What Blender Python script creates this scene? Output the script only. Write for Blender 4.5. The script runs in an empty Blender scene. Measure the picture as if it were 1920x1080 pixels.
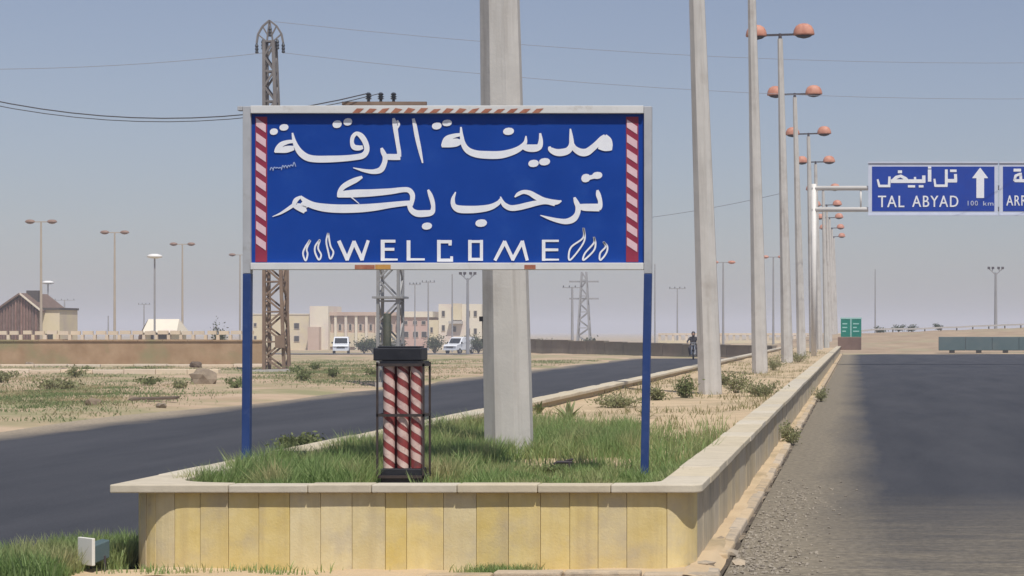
import bpy, bmesh, math, random
import numpy as np
from mathutils import Vector, Matrix

R = math.radians
scene = bpy.context.scene
C = scene.collection
rnd = random.Random(7)
nrg = np.random.default_rng(11)

# ------------------------------------------------------------------ camera
F, VX, VY, CH = 3960.0, 1604.0, 622.0, 1.6      # focal length and vanishing point in photo pixels, eye height in m
cam_d = bpy.data.cameras.new('camera')
cam = bpy.data.objects.new('camera', cam_d); C.objects.link(cam)
cam.location = (0, 0, CH); cam.rotation_euler = (R(90), 0, 0)
cam_d.sensor_width = 36.0; cam_d.lens = 36.0 * F / 1920.0
cam_d.shift_x = -(VX - 960.0) / 1920.0; cam_d.shift_y = (VY - 540.0) / 1920.0
cam_d.clip_start = 0.1; cam_d.clip_end = 9000
scene.camera = cam

# ------------------------------------------------------------------ sky, sun, exposure
SUN_EL, SUN_AZ = 60.0, 25.0                     # azimuth: degrees to the right of straight behind the camera
world = bpy.data.worlds.new('World'); scene.world = world; world.use_nodes = True
wn = world.node_tree; wn.nodes.clear()
wo = wn.nodes.new('ShaderNodeOutputWorld'); bg = wn.nodes.new('ShaderNodeBackground')
sky = wn.nodes.new('ShaderNodeTexSky'); sky.sky_type = 'NISHITA'; sky.sun_disc = False
sky.sun_elevation = R(SUN_EL); sky.sun_rotation = R(180 - SUN_AZ)
sky.altitude = 250; sky.air_density = 1.0; sky.dust_density = 1.0; sky.ozone_density = 2.0
hs = wn.nodes.new('ShaderNodeHueSaturation'); hs.inputs['Saturation'].default_value = 0.78
tint = wn.nodes.new('ShaderNodeMix'); tint.data_type = 'RGBA'; tint.blend_type = 'MULTIPLY'
tint.inputs['Factor'].default_value = 1.0; tint.inputs['B'].default_value = (0.985, 0.955, 1.05, 1)
wn.links.new(sky.outputs[0], hs.inputs['Color']); wn.links.new(hs.outputs[0], tint.inputs['A'])
wn.links.new(tint.outputs['Result'], bg.inputs['Color']); bg.inputs['Strength'].default_value = 0.080
wn.links.new(bg.outputs[0], wo.inputs['Surface'])
sun_d = bpy.data.lights.new('sun', 'SUN'); sun_d.energy = 4.3; sun_d.angle = R(0.5); sun_d.color = (1.0, 0.955, 0.88)
sun = bpy.data.objects.new('sun', sun_d); C.objects.link(sun)
S = Vector((math.sin(R(SUN_AZ)) * math.cos(R(SUN_EL)), -math.cos(R(SUN_AZ)) * math.cos(R(SUN_EL)), math.sin(R(SUN_EL))))
sun.rotation_mode = 'QUATERNION'; sun.rotation_quaternion = S.to_track_quat('Z', 'Y'); sun.location = (20, -20, 40)
scene.view_settings.view_transform = 'Standard'; scene.view_settings.look = 'None'
scene.cycles.volume_bounces = 2
scene.view_settings.exposure = 0.0; scene.view_settings.gamma = 1.0

# ------------------------------------------------------------------ helpers
def PX(px, Y): return (px - VX) * Y / F
def PZ(py, Y): return CH - (py - VY) * Y / F

class MB:
    def __init__(s): s.v = []; s.f = []
    def add(s, v, f):
        o = len(s.v); s.v += [tuple(a) for a in v]; s.f += [tuple(i + o for i in q) for q in f]; return s
    def box(s, x0, x1, y0, y1, z0, z1):
        return s.add([(x0,y0,z0),(x1,y0,z0),(x1,y1,z0),(x0,y1,z0),(x0,y0,z1),(x1,y0,z1),(x1,y1,z1),(x0,y1,z1)],
                     [(0,3,2,1),(4,5,6,7),(0,1,5,4),(1,2,6,5),(2,3,7,6),(3,0,4,7)])
    def beam(s, p, q, w, h=None, up=(0,0,1)):
        h = h or w; p = Vector(p); q = Vector(q); d = (q - p).normalized(); u = Vector(up)
        if abs(d.dot(u)) > 0.95: u = Vector((0,1,0))
        a = d.cross(u).normalized() * (w / 2); b = a.cross(d).normalized() * (h / 2)
        vs = []
        for c in (p, q): vs += [c - a - b, c + a - b, c + a + b, c - a + b]
        return s.add(vs, [(3,2,1,0),(4,5,6,7),(0,1,5,4),(1,2,6,5),(2,3,7,6),(3,0,4,7)])
    def tube(s, pts, radii, n=8, cap=True, rot=0.0):
        pts = [Vector(p) for p in pts]
        if not hasattr(radii, '__len__'): radii = [radii] * len(pts)
        rings = []
        for i, p in enumerate(pts):
            d = (pts[min(i+1, len(pts)-1)] - pts[max(i-1, 0)]).normalized()
            u = Vector((0,1,0)) if abs(d.y) < 0.9 else Vector((1,0,0))
            a = d.cross(u).normalized(); b = a.cross(d).normalized()
            rings.append([p + (a * math.cos(2*math.pi*k/n + rot) + b * math.sin(2*math.pi*k/n + rot)) * radii[i] for k in range(n)])
        vs = [v for r in rings for v in r]; fs = []
        for i in range(len(pts) - 1):
            for k in range(n):
                fs.append((i*n+k, i*n+(k+1)%n, (i+1)*n+(k+1)%n, (i+1)*n+k))
        if cap: fs.append(tuple(range(n-1, -1, -1))); fs.append(tuple((len(pts)-1)*n + k for k in range(n)))
        return s.add(vs, fs)
    def prism(s, poly, vec):
        vec = Vector(vec); n = len(poly); vs = [Vector(p) for p in poly] + [Vector(p) + vec for p in poly]
        fs = [tuple(range(n-1, -1, -1)), tuple(range(n, 2*n))] + [(k, (k+1)%n, n+(k+1)%n, n+k) for k in range(n)]
        return s.add(vs, fs)
    def lathe(s, prof, n=16, c=(0,0,0), sx=1.0, sy=1.0):
        vs = []; fs = []
        for r, z in prof:
            for k in range(n):
                a = 2*math.pi*k/n; vs.append((c[0]+r*sx*math.cos(a), c[1]+r*sy*math.sin(a), c[2]+z))
        for i in range(len(prof)-1):
            for k in range(n): fs.append((i*n+k, i*n+(k+1)%n, (i+1)*n+(k+1)%n, (i+1)*n+k))
        fs.append(tuple(range(n-1,-1,-1))); fs.append(tuple((len(prof)-1)*n+k for k in range(n)))
        return s.add(vs, fs)
    def rock(s, c, r, seed=0, sx=1, sy=1, sz=0.7, sub=1):
        bm = bmesh.new(); bmesh.ops.create_icosphere(bm, subdivisions=sub, radius=1.0); q = random.Random(seed)
        for v in bm.verts:
            k = 1 + q.uniform(-0.28, 0.22); v.co = Vector((v.co.x*r*sx*k + c[0], v.co.y*r*sy*k + c[1], v.co.z*r*sz*k + c[2]))
        vs = [v.co.copy() for v in bm.verts]; fs = [tuple(v.index for v in f.verts) for f in bm.faces]; bm.free()
        return s.add(vs, fs)
    def mesh(s, name, m, smooth=False):
        me = bpy.data.meshes.new(name); me.from_pydata(s.v, [], s.f)
        if m: me.materials.append(m)
        bm = bmesh.new(); bm.from_mesh(me); bmesh.ops.recalc_face_normals(bm, faces=bm.faces); bm.to_mesh(me); bm.free()
        if smooth: me.polygons.foreach_set('use_smooth', [True]*len(me.polygons))
        return me
    def build(s, name, m, parent=None, smooth=False, bevel=0.0, loc=None):
        o = bpy.data.objects.new(name, s.mesh(name, m, smooth)); C.objects.link(o)
        if parent is not None: o.parent = parent
        if loc is not None: o.location = loc
        if bevel:
            b = o.modifiers.new('bevel', 'BEVEL'); b.width = bevel; b.segments = 2; b.limit_method = 'ANGLE'
        return o

def tag(o, label=None, cat=None, group=None, kind=None):
    if label: o['label'] = label
    if cat: o['category'] = cat
    if group: o['group'] = group
    if kind: o['kind'] = kind
    return o
def empty(name, loc, rz=0.0):
    o = bpy.data.objects.new(name, None); C.objects.link(o); o.location = loc; o.rotation_euler = (0, 0, rz)
    o.empty_display_size = 0.2; return o
def thing(name, label, cat, loc, rz=0.0, group=None): return tag(empty(name, loc, rz), label, cat, group)
def kids(o): return [c for c in bpy.data.objects if c.parent is o]
def copy_tree(o, parent=None):
    c = o.copy(); C.objects.link(c); c.parent = parent
    for ch in list(o.children): copy_tree(ch, c)
    return c
def piece(name, me, parent, loc=(0,0,0), rz=0.0, scale=None):
    o = bpy.data.objects.new(name, me); C.objects.link(o); o.parent = parent; o.location = loc; o.rotation_euler = (0,0,rz)
    if scale: o.scale = scale
    return o

# ------------------------------------------------------------------ materials
M = {}
def mat(name, c1, c2=None, rough=0.85, scale=6.0, detail=6.0, c3=None, s3=1.2, t3=(0.5, 0.68), bump=0.0, bscale=40.0,
        metal=0.0, rand=0.0, stretch=None, spec=0.35, streak=None, streak_amt=0.0, world_space=False):
    m = bpy.data.materials.new(name); m.use_nodes = True; nt = m.node_tree; b = nt.nodes['Principled BSDF']
    b.inputs['Roughness'].default_value = rough; b.inputs['Metallic'].default_value = metal
    b.inputs['Specular IOR Level'].default_value = spec
    N = nt.nodes.new; L = nt.links.new
    if world_space:
        g = N('ShaderNodeNewGeometry'); src = g.outputs['Position']
    else:
        tc = N('ShaderNodeTexCoord'); oi = N('ShaderNodeObjectInfo')
        sc_ = N('ShaderNodeVectorMath'); sc_.operation = 'SCALE'; sc_.inputs[0].default_value = (37.0, 53.0, 71.0); L(oi.outputs['Random'], sc_.inputs['Scale'])
        ad = N('ShaderNodeVectorMath'); ad.operation = 'ADD'; L(tc.outputs['Object'], ad.inputs[0]); L(sc_.outputs[0], ad.inputs[1]); src = ad.outputs[0]
    if stretch:
        mp = N('ShaderNodeMapping'); mp.inputs['Scale'].default_value = stretch; L(src, mp.inputs['Vector']); src2 = mp.outputs[0]
    else: src2 = src
    def noise(sc, det, s=src2):
        n = N('ShaderNodeTexNoise'); n.inputs['Scale'].default_value = sc; n.inputs['Detail'].default_value = det
        n.inputs['Roughness'].default_value = 0.62; L(s, n.inputs['Vector']); return n.outputs['Fac']
    def ramp(f, a, b_):
        r = N('ShaderNodeMapRange'); r.inputs['From Min'].default_value = a; r.inputs['From Max'].default_value = b_; L(f, r.inputs['Value']); return r.outputs['Result']
    def mix(f, a, b_, mode='MIX'):
        x = N('ShaderNodeMix'); x.data_type = 'RGBA'; x.blend_type = mode
        if hasattr(f, 'type') and not isinstance(f, float): L(f, x.inputs['Factor'])
        else: x.inputs['Factor'].default_value = f
        for k, v in (('A', a), ('B', b_)):
            if isinstance(v, tuple): x.inputs[k].default_value = (*v, 1)
            else: L(v, x.inputs[k])
        return x.outputs['Result']
    col = c1
    if c2: col = mix(ramp(noise(scale, detail), 0.32, 0.68), c1, c2)
    if c3: col = mix(ramp(noise(s3, 5.0), *t3), col, c3)
    if streak:
        mp2 = N('ShaderNodeMapping'); mp2.inputs['Scale'].default_value = (9, 9, 0.5); L(src, mp2.inputs['Vector'])
        f = ramp(noise(1.0, 4.0, mp2.outputs[0]), 0.5, 0.75)
        mu = N('ShaderNodeMath'); mu.operation = 'MULTIPLY'; mu.inputs[1].default_value = streak_amt; L(f, mu.inputs[0]); col = mix(mu.outputs[0], col, streak)
    if rand:
        oi2 = N('ShaderNodeObjectInfo'); h = N('ShaderNodeHueSaturation')
        v = N('ShaderNodeMapRange'); v.inputs['To Min'].default_value = 1 - rand; v.inputs['To Max'].default_value = 1 + rand; L(oi2.outputs['Random'], v.inputs['Value'])
        L(v.outputs['Result'], h.inputs['Value'])
        sa = N('ShaderNodeMath'); sa.operation = 'MULTIPLY'; sa.inputs[1].default_value = 7.31; L(oi2.outputs['Random'], sa.inputs[0])
        fr = N('ShaderNodeMath'); fr.operation = 'FRACT'; L(sa.outputs[0], fr.inputs[0])
        v2 = N('ShaderNodeMapRange'); v2.inputs['To Min'].default_value = 0.84; v2.inputs['To Max'].default_value = 1.14; L(fr.outputs[0], v2.inputs['Value']); L(v2.outputs['Result'], h.inputs['Saturation'])
        if isinstance(col, tuple): h.inputs['Color'].default_value = (*col, 1)
        else: L(col, h.inputs['Color'])
        col = h.outputs['Color']
    if isinstance(col, tuple): b.inputs['Base Color'].default_value = (*col, 1)
    else: L(col, b.inputs['Base Color'])
    if bump:
        bp = N('ShaderNodeBump'); bp.inputs['Strength'].default_value = bump; bp.inputs['Distance'].default_value = 0.01
        L(noise(bscale, 8.0, src), bp.inputs['Height']); L(bp.outputs[0], b.inputs['Normal'])
    M[name] = m; return m

mat('stone', (0.62,0.485,0.205), (0.70,0.575,0.30), 0.8, 5.0, c3=(0.50,0.42,0.28), s3=3.0, t3=(0.50,0.75), bump=0.25, bscale=60, rand=0.07, streak=(0.42,0.32,0.18), streak_amt=0.4)
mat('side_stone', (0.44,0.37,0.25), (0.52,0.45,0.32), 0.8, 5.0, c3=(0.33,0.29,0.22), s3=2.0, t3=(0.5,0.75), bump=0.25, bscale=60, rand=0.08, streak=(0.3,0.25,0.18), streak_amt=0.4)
mat('coping', (0.50,0.44,0.33), (0.58,0.51,0.39), 0.8, 7.0, c3=(0.42,0.36,0.27), s3=2.5, t3=(0.55,0.8), bump=0.2, bscale=70, rand=0.05)
mat('core', (0.36,0.29,0.18), (0.40,0.33,0.22), 0.9)
mat('kerb', (0.44,0.35,0.24), (0.51,0.41,0.29), 0.9, 9.0, c3=(0.28,0.24,0.19), s3=5.0, t3=(0.5,0.7), bump=0.6, bscale=50, rand=0.1)
mat('soil', (0.47,0.355,0.225), (0.56,0.435,0.28), 0.95, 1.7, c3=(0.33,0.26,0.16), s3=0.6, bump=0.9, bscale=25, world_space=True)
mat('dirt', (0.39,0.285,0.185), (0.51,0.385,0.265), 0.95, 0.5, c3=(0.27,0.25,0.13), s3=0.16, t3=(0.46,0.60), bump=0.7, bscale=6, world_space=True)
mat('bank', (0.29,0.21,0.14), (0.41,0.31,0.21), 0.95, 0.45, c3=(0.33,0.29,0.18), s3=0.2, bump=0.6, bscale=3, world_space=True)
mat('bank_brick', (0.29,0.19,0.11), (0.41,0.29,0.185), 0.95, 1.1, c3=(0.27,0.235,0.13), s3=0.35, t3=(0.5,0.62), bump=0.5, bscale=8, world_space=True)
mat('concrete', (0.46,0.445,0.42), (0.54,0.52,0.49), 0.85, 3.0, c3=(0.36,0.33,0.30), s3=1.2, t3=(0.55,0.75), bump=0.25, bscale=30, streak=(0.29,0.265,0.24), streak_amt=0.6)
mat('concrete_far', (0.42,0.40,0.38), (0.48,0.46,0.44), 0.85, 1.0)
mat('sign_blue', (0.004,0.044,0.27), (0.008,0.056,0.32), 0.5, 2.0, c3=(0.016,0.072,0.32), s3=4.0, t3=(0.55,0.85), bump=0.05, bscale=8, spec=0.15)
mat('road_sign_blue', (0.002,0.036,0.30), (0.004,0.045,0.34), 0.5, 1.0, spec=0.15)
mat('sign_white', (0.72,0.74,0.80), (0.80,0.81,0.84), 0.5, 14.0, c3=(0.62,0.64,0.68), s3=5.0, t3=(0.6,0.8))
mat('sign_scribble', (0.32,0.40,0.62), None, 0.5)
mat('sign_grey', (0.50,0.54,0.66), (0.56,0.6,0.7), 0.5, 2.0)
mat('stripe_red', (0.24,0.024,0.055), (0.29,0.032,0.065), 0.5, 10.0)
mat('stripe_pink', (0.66,0.44,0.48), (0.72,0.52,0.55), 0.5, 18.0)
mat('frame_paint', (0.58,0.58,0.57), (0.66,0.66,0.65), 0.45, 4.0, c3=(0.45,0.42,0.38), s3=9.0, t3=(0.6,0.8))
mat('post_silver', (0.36,0.37,0.39), (0.43,0.44,0.46), 0.45, 5.0, c3=(0.28,0.27,0.26), s3=7.0, t3=(0.55,0.8))
mat('post_blue', (0.014,0.040,0.15), (0.022,0.055,0.19), 0.5, 5.0, c3=(0.05,0.08,0.2), s3=12.0, t3=(0.58,0.8))
mat('rust_tape', (0.30,0.10,0.06), (0.42,0.19,0.12), 0.7, 20.0)
mat('yellow_tape', (0.55,0.33,0.08), (0.48,0.22,0.07), 0.7, 20.0)
mat('black_paint', (0.012,0.013,0.018), (0.025,0.026,0.032), 0.5, 8.0, c3=(0.05,0.045,0.04), s3=9.0, t3=(0.6,0.8))
mat('dark_bar', (0.035,0.028,0.028), (0.06,0.045,0.04), 0.6, 20.0)
mat('tube_red', (0.22,0.035,0.04), (0.29,0.06,0.055), 0.55, 14.0, c3=(0.13,0.05,0.05), s3=16.0, t3=(0.5,0.7))
mat('tube_white', (0.54,0.38,0.35), (0.66,0.52,0.46), 0.55, 18.0, c3=(0.40,0.24,0.22), s3=20.0, t3=(0.5,0.72))
mat('lamp_red', (0.46,0.20,0.13), (0.55,0.27,0.19), 0.55, 3.0, c3=(0.40,0.15,0.10), s3=5.0)
mat('lamp_dark', (0.06,0.05,0.055), None, 0.6)
mat('lamp_glass', (0.35,0.28,0.25), None, 0.2)
mat('lamp_brown', (0.20,0.13,0.10), (0.27,0.17,0.13), 0.6, 2.0)
mat('steel_far', (0.25,0.25,0.26), (0.3,0.3,0.31), 0.6, 1.0)
mat('lamp_post_steel', (0.36,0.31,0.25), (0.42,0.36,0.29), 0.6, 1.0)
mat('white_far', (0.75,0.74,0.72), None, 0.6)
mat('pylon_steel', (0.15,0.14,0.14), (0.2,0.185,0.18), 0.6, 2.0)
mat('pylon_rust', (0.17,0.115,0.085), (0.25,0.18,0.13), 0.8, 2.0)
mat('insulator', (0.03,0.035,0.045), None, 0.3)
mat('cable_green', (0.03,0.038,0.028), (0.06,0.06,0.04), 0.7, 6.0)
mat('gantry_white', (0.66,0.64,0.61), (0.72,0.7,0.67), 0.5, 1.0)
mat('green_sign', (0.0,0.17,0.12), (0.0,0.20,0.145), 0.45, 1.0)
mat('green_sign_mark', (0.30,0.55,0.50), None, 0.5)
mat('plinth', (0.16,0.10,0.075), (0.2,0.13,0.1), 0.9, 2.0)
mat('teal', (0.065,0.105,0.115), (0.085,0.125,0.135), 0.75, 0.6, c3=(0.10,0.13,0.13), s3=0.8, bump=0.2, bscale=10)
mat('dark_pier', (0.10,0.085,0.07), (0.14,0.12,0.09), 0.9, 1.0)
mat('cream', (0.62,0.54,0.36), (0.68,0.60,0.43), 0.9, 0.6, c3=(0.56,0.48,0.38), s3=0.3)
mat('cream_white', (0.68,0.62,0.50), (0.74,0.68,0.56), 0.9, 0.5, c3=(0.60,0.50,0.46), s3=0.25)
mat('pinkish', (0.46,0.34,0.27), (0.53,0.41,0.33), 0.9, 0.5)
mat('pink_wall', (0.48,0.33,0.28), (0.55,0.40,0.34), 0.9, 0.5)
mat('far_window', (0.05,0.045,0.04), None, 0.25, spec=0.5)
mat('far_frame', (0.5,0.45,0.38), None, 0.8)
mat('brown_roof', (0.13,0.085,0.065), (0.20,0.14,0.115), 0.9, 3.0)
mat('slat_brown', (0.15,0.085,0.07), (0.24,0.16,0.14), 0.9, 2.0, rand=0.25)
mat('chimney', (0.09,0.08,0.075), None, 0.9)
mat('fence_cream', (0.60,0.50,0.38), (0.66,0.56,0.44), 0.9, 2.0, rand=0.08)
mat('wall_grey', (0.185,0.16,0.13), (0.24,0.21,0.17), 0.95, 0.5, c3=(0.28,0.25,0.2), s3=0.4, bump=0.5, bscale=4)
mat('car_white', (0.72,0.74,0.78), None, 0.25, spec=0.5)
mat('car_glass', (0.02,0.025,0.03), None, 0.1, spec=0.6)
mat('rubber', (0.02,0.02,0.02), None, 0.85)
mat('chrome', (0.6,0.6,0.6), None, 0.25, metal=0.8)
mat('skin', (0.35,0.2,0.13), None, 0.6)
mat('cloth_dark', (0.035,0.032,0.04), (0.06,0.055,0.06), 0.9, 8.0)
mat('cloth_grey', (0.09,0.085,0.085), (0.12,0.11,0.11), 0.9, 8.0)
mat('rock', (0.21,0.165,0.12), (0.30,0.24,0.175), 0.95, 5.0, c3=(0.2,0.16,0.12), s3=4.0, bump=0.8, bscale=20, rand=0.15)
mat('pebble', (0.27,0.235,0.19), (0.36,0.32,0.26), 0.95, 9.0, c3=(0.13,0.11,0.09), s3=9.0, t3=(0.52,0.62))
mat('wood', (0.10,0.075,0.055), (0.15,0.11,0.08), 0.9, 6.0)
mat('paper', (0.7,0.68,0.62), None, 0.8)
mat('wire', (0.07,0.07,0.08), None, 0.6)
mat('wire_pale', (0.26,0.27,0.31), None, 0.6)
mat('bark', (0.16,0.12,0.085), (0.22,0.17,0.12), 0.95, 9.0, bump=0.5, bscale=20)
mat('galvanized', (0.3,0.3,0.3), (0.36,0.36,0.36), 0.5, 5.0, metal=0.4)

def leaf_mat(name, ca, cb, dry=None, pscale=0.9, trans=0.25, dry_t=(0.5, 0.64)):
    m = bpy.data.materials.new(name); m.use_nodes = True; nt = m.node_tree; b = nt.nodes['Principled BSDF']; N = nt.nodes.new; L = nt.links.new
    at = N('ShaderNodeAttribute'); at.attribute_name = 'tint'
    mx = N('ShaderNodeMix'); mx.data_type = 'RGBA'; mx.inputs['A'].default_value = (*ca, 1); mx.inputs['B'].default_value = (*cb, 1); L(at.outputs['Fac'], mx.inputs['Factor'])
    col = mx.outputs['Result']
    if dry:
        g = N('ShaderNodeNewGeometry'); n = N('ShaderNodeTexNoise'); n.inputs['Scale'].default_value = pscale; n.inputs['Detail'].default_value = 4; L(g.outputs['Position'], n.inputs['Vector'])
        r = N('ShaderNodeMapRange'); r.inputs['From Min'].default_value = dry_t[0]; r.inputs['From Max'].default_value = dry_t[1]; L(n.outputs['Fac'], r.inputs['Value'])
        m2 = N('ShaderNodeMix'); m2.data_type = 'RGBA'; L(r.outputs['Result'], m2.inputs['Factor']); L(col, m2.inputs['A']); m2.inputs['B'].default_value = (*dry, 1); col = m2.outputs['Result']
    L(col, b.inputs['Base Color']); b.inputs['Roughness'].default_value = 0.65; b.inputs['Specular IOR Level'].default_value = 0.2
    tr = N('ShaderNodeBsdfTranslucent'); L(col, tr.inputs['Color']); ms = N('ShaderNodeMixShader'); ms.inputs['Fac'].default_value = trans
    out = nt.nodes['Material Output']; L(b.outputs[0], ms.inputs[1]); L(tr.outputs[0], ms.inputs[2]); L(ms.outputs[0], out.inputs['Surface'])
    M[name] = m; return m
leaf_mat('grass', (0.17,0.27,0.075), (0.33,0.43,0.18), dry=(0.46,0.43,0.22), pscale=2.4, trans=0.42, dry_t=(0.47,0.70))
leaf_mat('grass_verge', (0.13,0.19,0.07), (0.22,0.27,0.12), dry=(0.40,0.34,0.20), pscale=0.25, trans=0.35, dry_t=(0.48,0.6))
leaf_mat('grass_dry', (0.30,0.25,0.12), (0.20,0.21,0.09))
leaf_mat('shrub', (0.14,0.17,0.065), (0.24,0.27,0.12), trans=0.35)
leaf_mat('shrub_olive', (0.21,0.22,0.10), (0.34,0.34,0.18), trans=0.35)
leaf_mat('shrub_far', (0.05,0.07,0.03), (0.10,0.12,0.06))
leaf_mat('agave', (0.20,0.24,0.10), (0.30,0.33,0.17))

# asphalt with dust lying on it: which = side where dust drifts, in world metres
def asphalt(name, c1, c2, dust, dust_x, fade, band=None, dust_amt=1.0):
    m = bpy.data.materials.new(name); m.use_nodes = True; nt = m.node_tree; b = nt.nodes['Principled BSDF']; N = nt.nodes.new; L = nt.links.new
    g = N('ShaderNodeNewGeometry'); pos = g.outputs['Position']; sx = N('ShaderNodeSeparateXYZ'); L(pos, sx.inputs[0])
    def noise(sc, det, st=None):
        n = N('ShaderNodeTexNoise'); n.inputs['Scale'].default_value = sc; n.inputs['Detail'].default_value = det; n.inputs['Roughness'].default_value = 0.65
        if st:
            mp = N('ShaderNodeMapping'); mp.inputs['Scale'].default_value = st; L(pos, mp.inputs['Vector']); L(mp.outputs[0], n.inputs['Vector'])
        else: L(pos, n.inputs['Vector'])
        return n.outputs['Fac']
    def rng(v, a, b_, c=0.0, d=1.0):
        r = N('ShaderNodeMapRange'); r.inputs['From Min'].default_value = a; r.inputs['From Max'].default_value = b_
        r.inputs['To Min'].default_value = c; r.inputs['To Max'].default_value = d; L(v, r.inputs['Value']); return r.outputs['Result']
    def op(o, a, b_):
        x = N('ShaderNodeMath'); x.operation = o; x.use_clamp = False
        for i, v in enumerate((a, b_)):
            if isinstance(v, (int, float)): x.inputs[i].default_value = v
            else: L(v, x.inputs[i])
        return x.outputs[0]
    def mix(f, a, b_):
        x = N('ShaderNodeMix'); x.data_type = 'RGBA'; L(f, x.inputs['Factor'])
        for k, v in (('A', a), ('B', b_)):
            if isinstance(v, tuple): x.inputs[k].default_value = (*v, 1)
            else: L(v, x.inputs[k])
        return x.outputs['Result']
    col = mix(rng(noise(1.0, 5, (0.9, 0.12, 1)), 0.35, 0.65), c1, c2)
    speck = rng(noise(55.0, 3), 0.45, 0.7); col = mix(op('MULTIPLY', speck, 0.30), col, tuple(min(1, c*1.9) for c in c2))
    a, e = dust_x
    edge = rng(op('ADD', sx.outputs['X'], op('MULTIPLY', op('SUBTRACT', noise(0.8, 6, (1, 0.25, 1)), 0.5), fade)), a, e)
    dcol = mix(rng(noise(16.0, 6), 0.38, 0.62), tuple(0.72*c for c in dust), tuple(1.18*c for c in dust))
    dcol = mix(op('MULTIPLY', rng(noise(85.0, 2), 0.60, 0.72), 0.7), dcol, tuple(0.38*c for c in dust))
    col = mix(op('MULTIPLY', edge, dust_amt), col, dcol)
    if band:
        y0, y1 = band
        yy = op('ADD', sx.outputs['Y'], op('MULTIPLY', op('SUBTRACT', noise(1.3, 6), 0.5), 1.6))
        col = mix(op('MULTIPLY', rng(yy, y1, y0), rng(noise(1.6, 6, (0.6, 2.2, 1)), 0.3, 0.7, 0.3, 1.0)), col, dcol)
    L(col, b.inputs['Base Color']); b.inputs['Roughness'].default_value = 0.92; b.inputs['Specular IOR Level'].default_value = 0.2
    bp = N('ShaderNodeBump'); bp.inputs['Strength'].default_value = 0.8; bp.inputs['Distance'].default_value = 0.008; L(noise(90, 4), bp.inputs['Height']); L(bp.outputs[0], b.inputs['Normal'])
    M[name] = m
asphalt('asphalt_left', (0.040,0.043,0.052), (0.060,0.062,0.072), (0.36,0.30,0.22), (-12.4,-13.7), 1.8)
asphalt('asphalt_right', (0.036,0.039,0.048), (0.056,0.058,0.067), (0.25,0.215,0.16), (0.30,-0.42), 0.75, band=(13.5,21.0), dust_amt=0.85)

# ------------------------------------------------------------------ noise helper for terrain
_g = nrg.random((64, 64))
def vnoise(x, y):
    x = np.asarray(x, float); y = np.asarray(y, float)
    xi = np.floor(x).astype(int); yi = np.floor(y).astype(int); fx = x - xi; fy = y - yi
    fx = fx*fx*(3-2*fx); fy = fy*fy*(3-2*fy)
    a = _g[xi % 64, yi % 64]; b = _g[(xi+1) % 64, yi % 64]; c = _g[xi % 64, (yi+1) % 64]; d = _g[(xi+1) % 64, (yi+1) % 64]
    return (a*(1-fx)+b*fx)*(1-fy)+(c*(1-fx)+d*fx)*fy
def fbm(x, y): return 0.5*vnoise(x, y)+0.3*vnoise(2.1*x+5, 2.1*y+9)+0.2*vnoise(4.3*x+1, 4.3*y+3)
def sstep(a, b, x): t = np.clip((np.asarray(x, float)-a)/(b-a), 0, 1); return t*t*(3-2*t)
XL, XR, Y0, YE = -4.87, -1.07, 14.0, 150.0          # the median: left face, right face, near end, far end
def ground_z(x, y):
    x = np.asarray(x, float); y = np.asarray(y, float)
    z = -0.03 + 0.0*x*y
    verge = sstep(-13.35, -14.4, x)
    z = z + verge*(0.04 + 0.16*(fbm(x*0.45, y*0.35)-0.45) + 0.05*(fbm(x*2.0, y*2.0)-0.5))
    z = z - 1.25*sstep(105, 300, y)*sstep(-22, -34, x)
    return z
def grid_mesh(name, xs, ys, zf, m):
    X, Y = np.meshgrid(xs, ys); Z = zf(X, Y); v = np.stack([X, Y, Z], -1).reshape(-1, 3)
    nx, ny = len(xs), len(ys); i = np.arange((ny-1)*(nx-1)); r = i//(nx-1); c = i % (nx-1); a = r*nx+c
    f = np.stack([a, a+1, a+nx+1, a+nx], -1)
    me = bpy.data.meshes.new(name); me.from_pydata(v.tolist(), [], f.tolist()); me.materials.append(m)
    me.polygons.foreach_set('use_smooth', [True]*len(me.polygons))
    o = bpy.data.objects.new(name, me); C.objects.link(o); return o

# ------------------------------------------------------------------ ground and roads
xs = np.concatenate([[-3000,-1200,-600,-300,-180,-130], np.arange(-100,-45,3), np.arange(-45,-13,0.45), [-12.5,-8,-4,0,4,8,12,16], np.arange(20,100,8), [150,300,600,1200,3000]])
ys = np.concatenate([[-60,-20,0,8], np.arange(12,70,0.5), np.arange(70,130,1.2), np.arange(130,320,6), [340,400,500,700,1000,1600,2600,4500]])
tag(grid_mesh('ground', xs, ys, ground_z, M['dirt']), kind='structure')
def sheet(name, pts, z, m):
    mb = MB(); mb.add([(x, y, z) for x, y in pts], [tuple(range(len(pts)))]); return tag(mb.build(name, M[m]), kind='structure')
# the far edge of the left carriageway wanders a little, as drifted sand does
edge = [(-13.45 + 0.35*math.sin(y*0.13) + 0.25*math.sin(y*0.41+1), y) for y in np.arange(-20, 128, 2.0)]
sheet('left_road', [(XL-0.02, 127), *[(x, y) for x, y in reversed(edge)], (XL-0.02, -20)], 0.004, 'asphalt_left')
sheet('road_end', [(XL-0.03, -20), (-0.855, -20), (-0.855, 13.28), (XL-0.03, 13.5)], 0.006, 'asphalt_left')
sheet('right_road', [(-0.86, -20), (12.2, -20), (12.0, 90), (12.6, 120), (17.0, 138), (30.0, 146), (60, 150), (60, 152), (9.0, 151.5), (5.5, 149), (2.0, 150.0), (-0.86, 146)], 0.008, 'asphalt_right')

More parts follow.
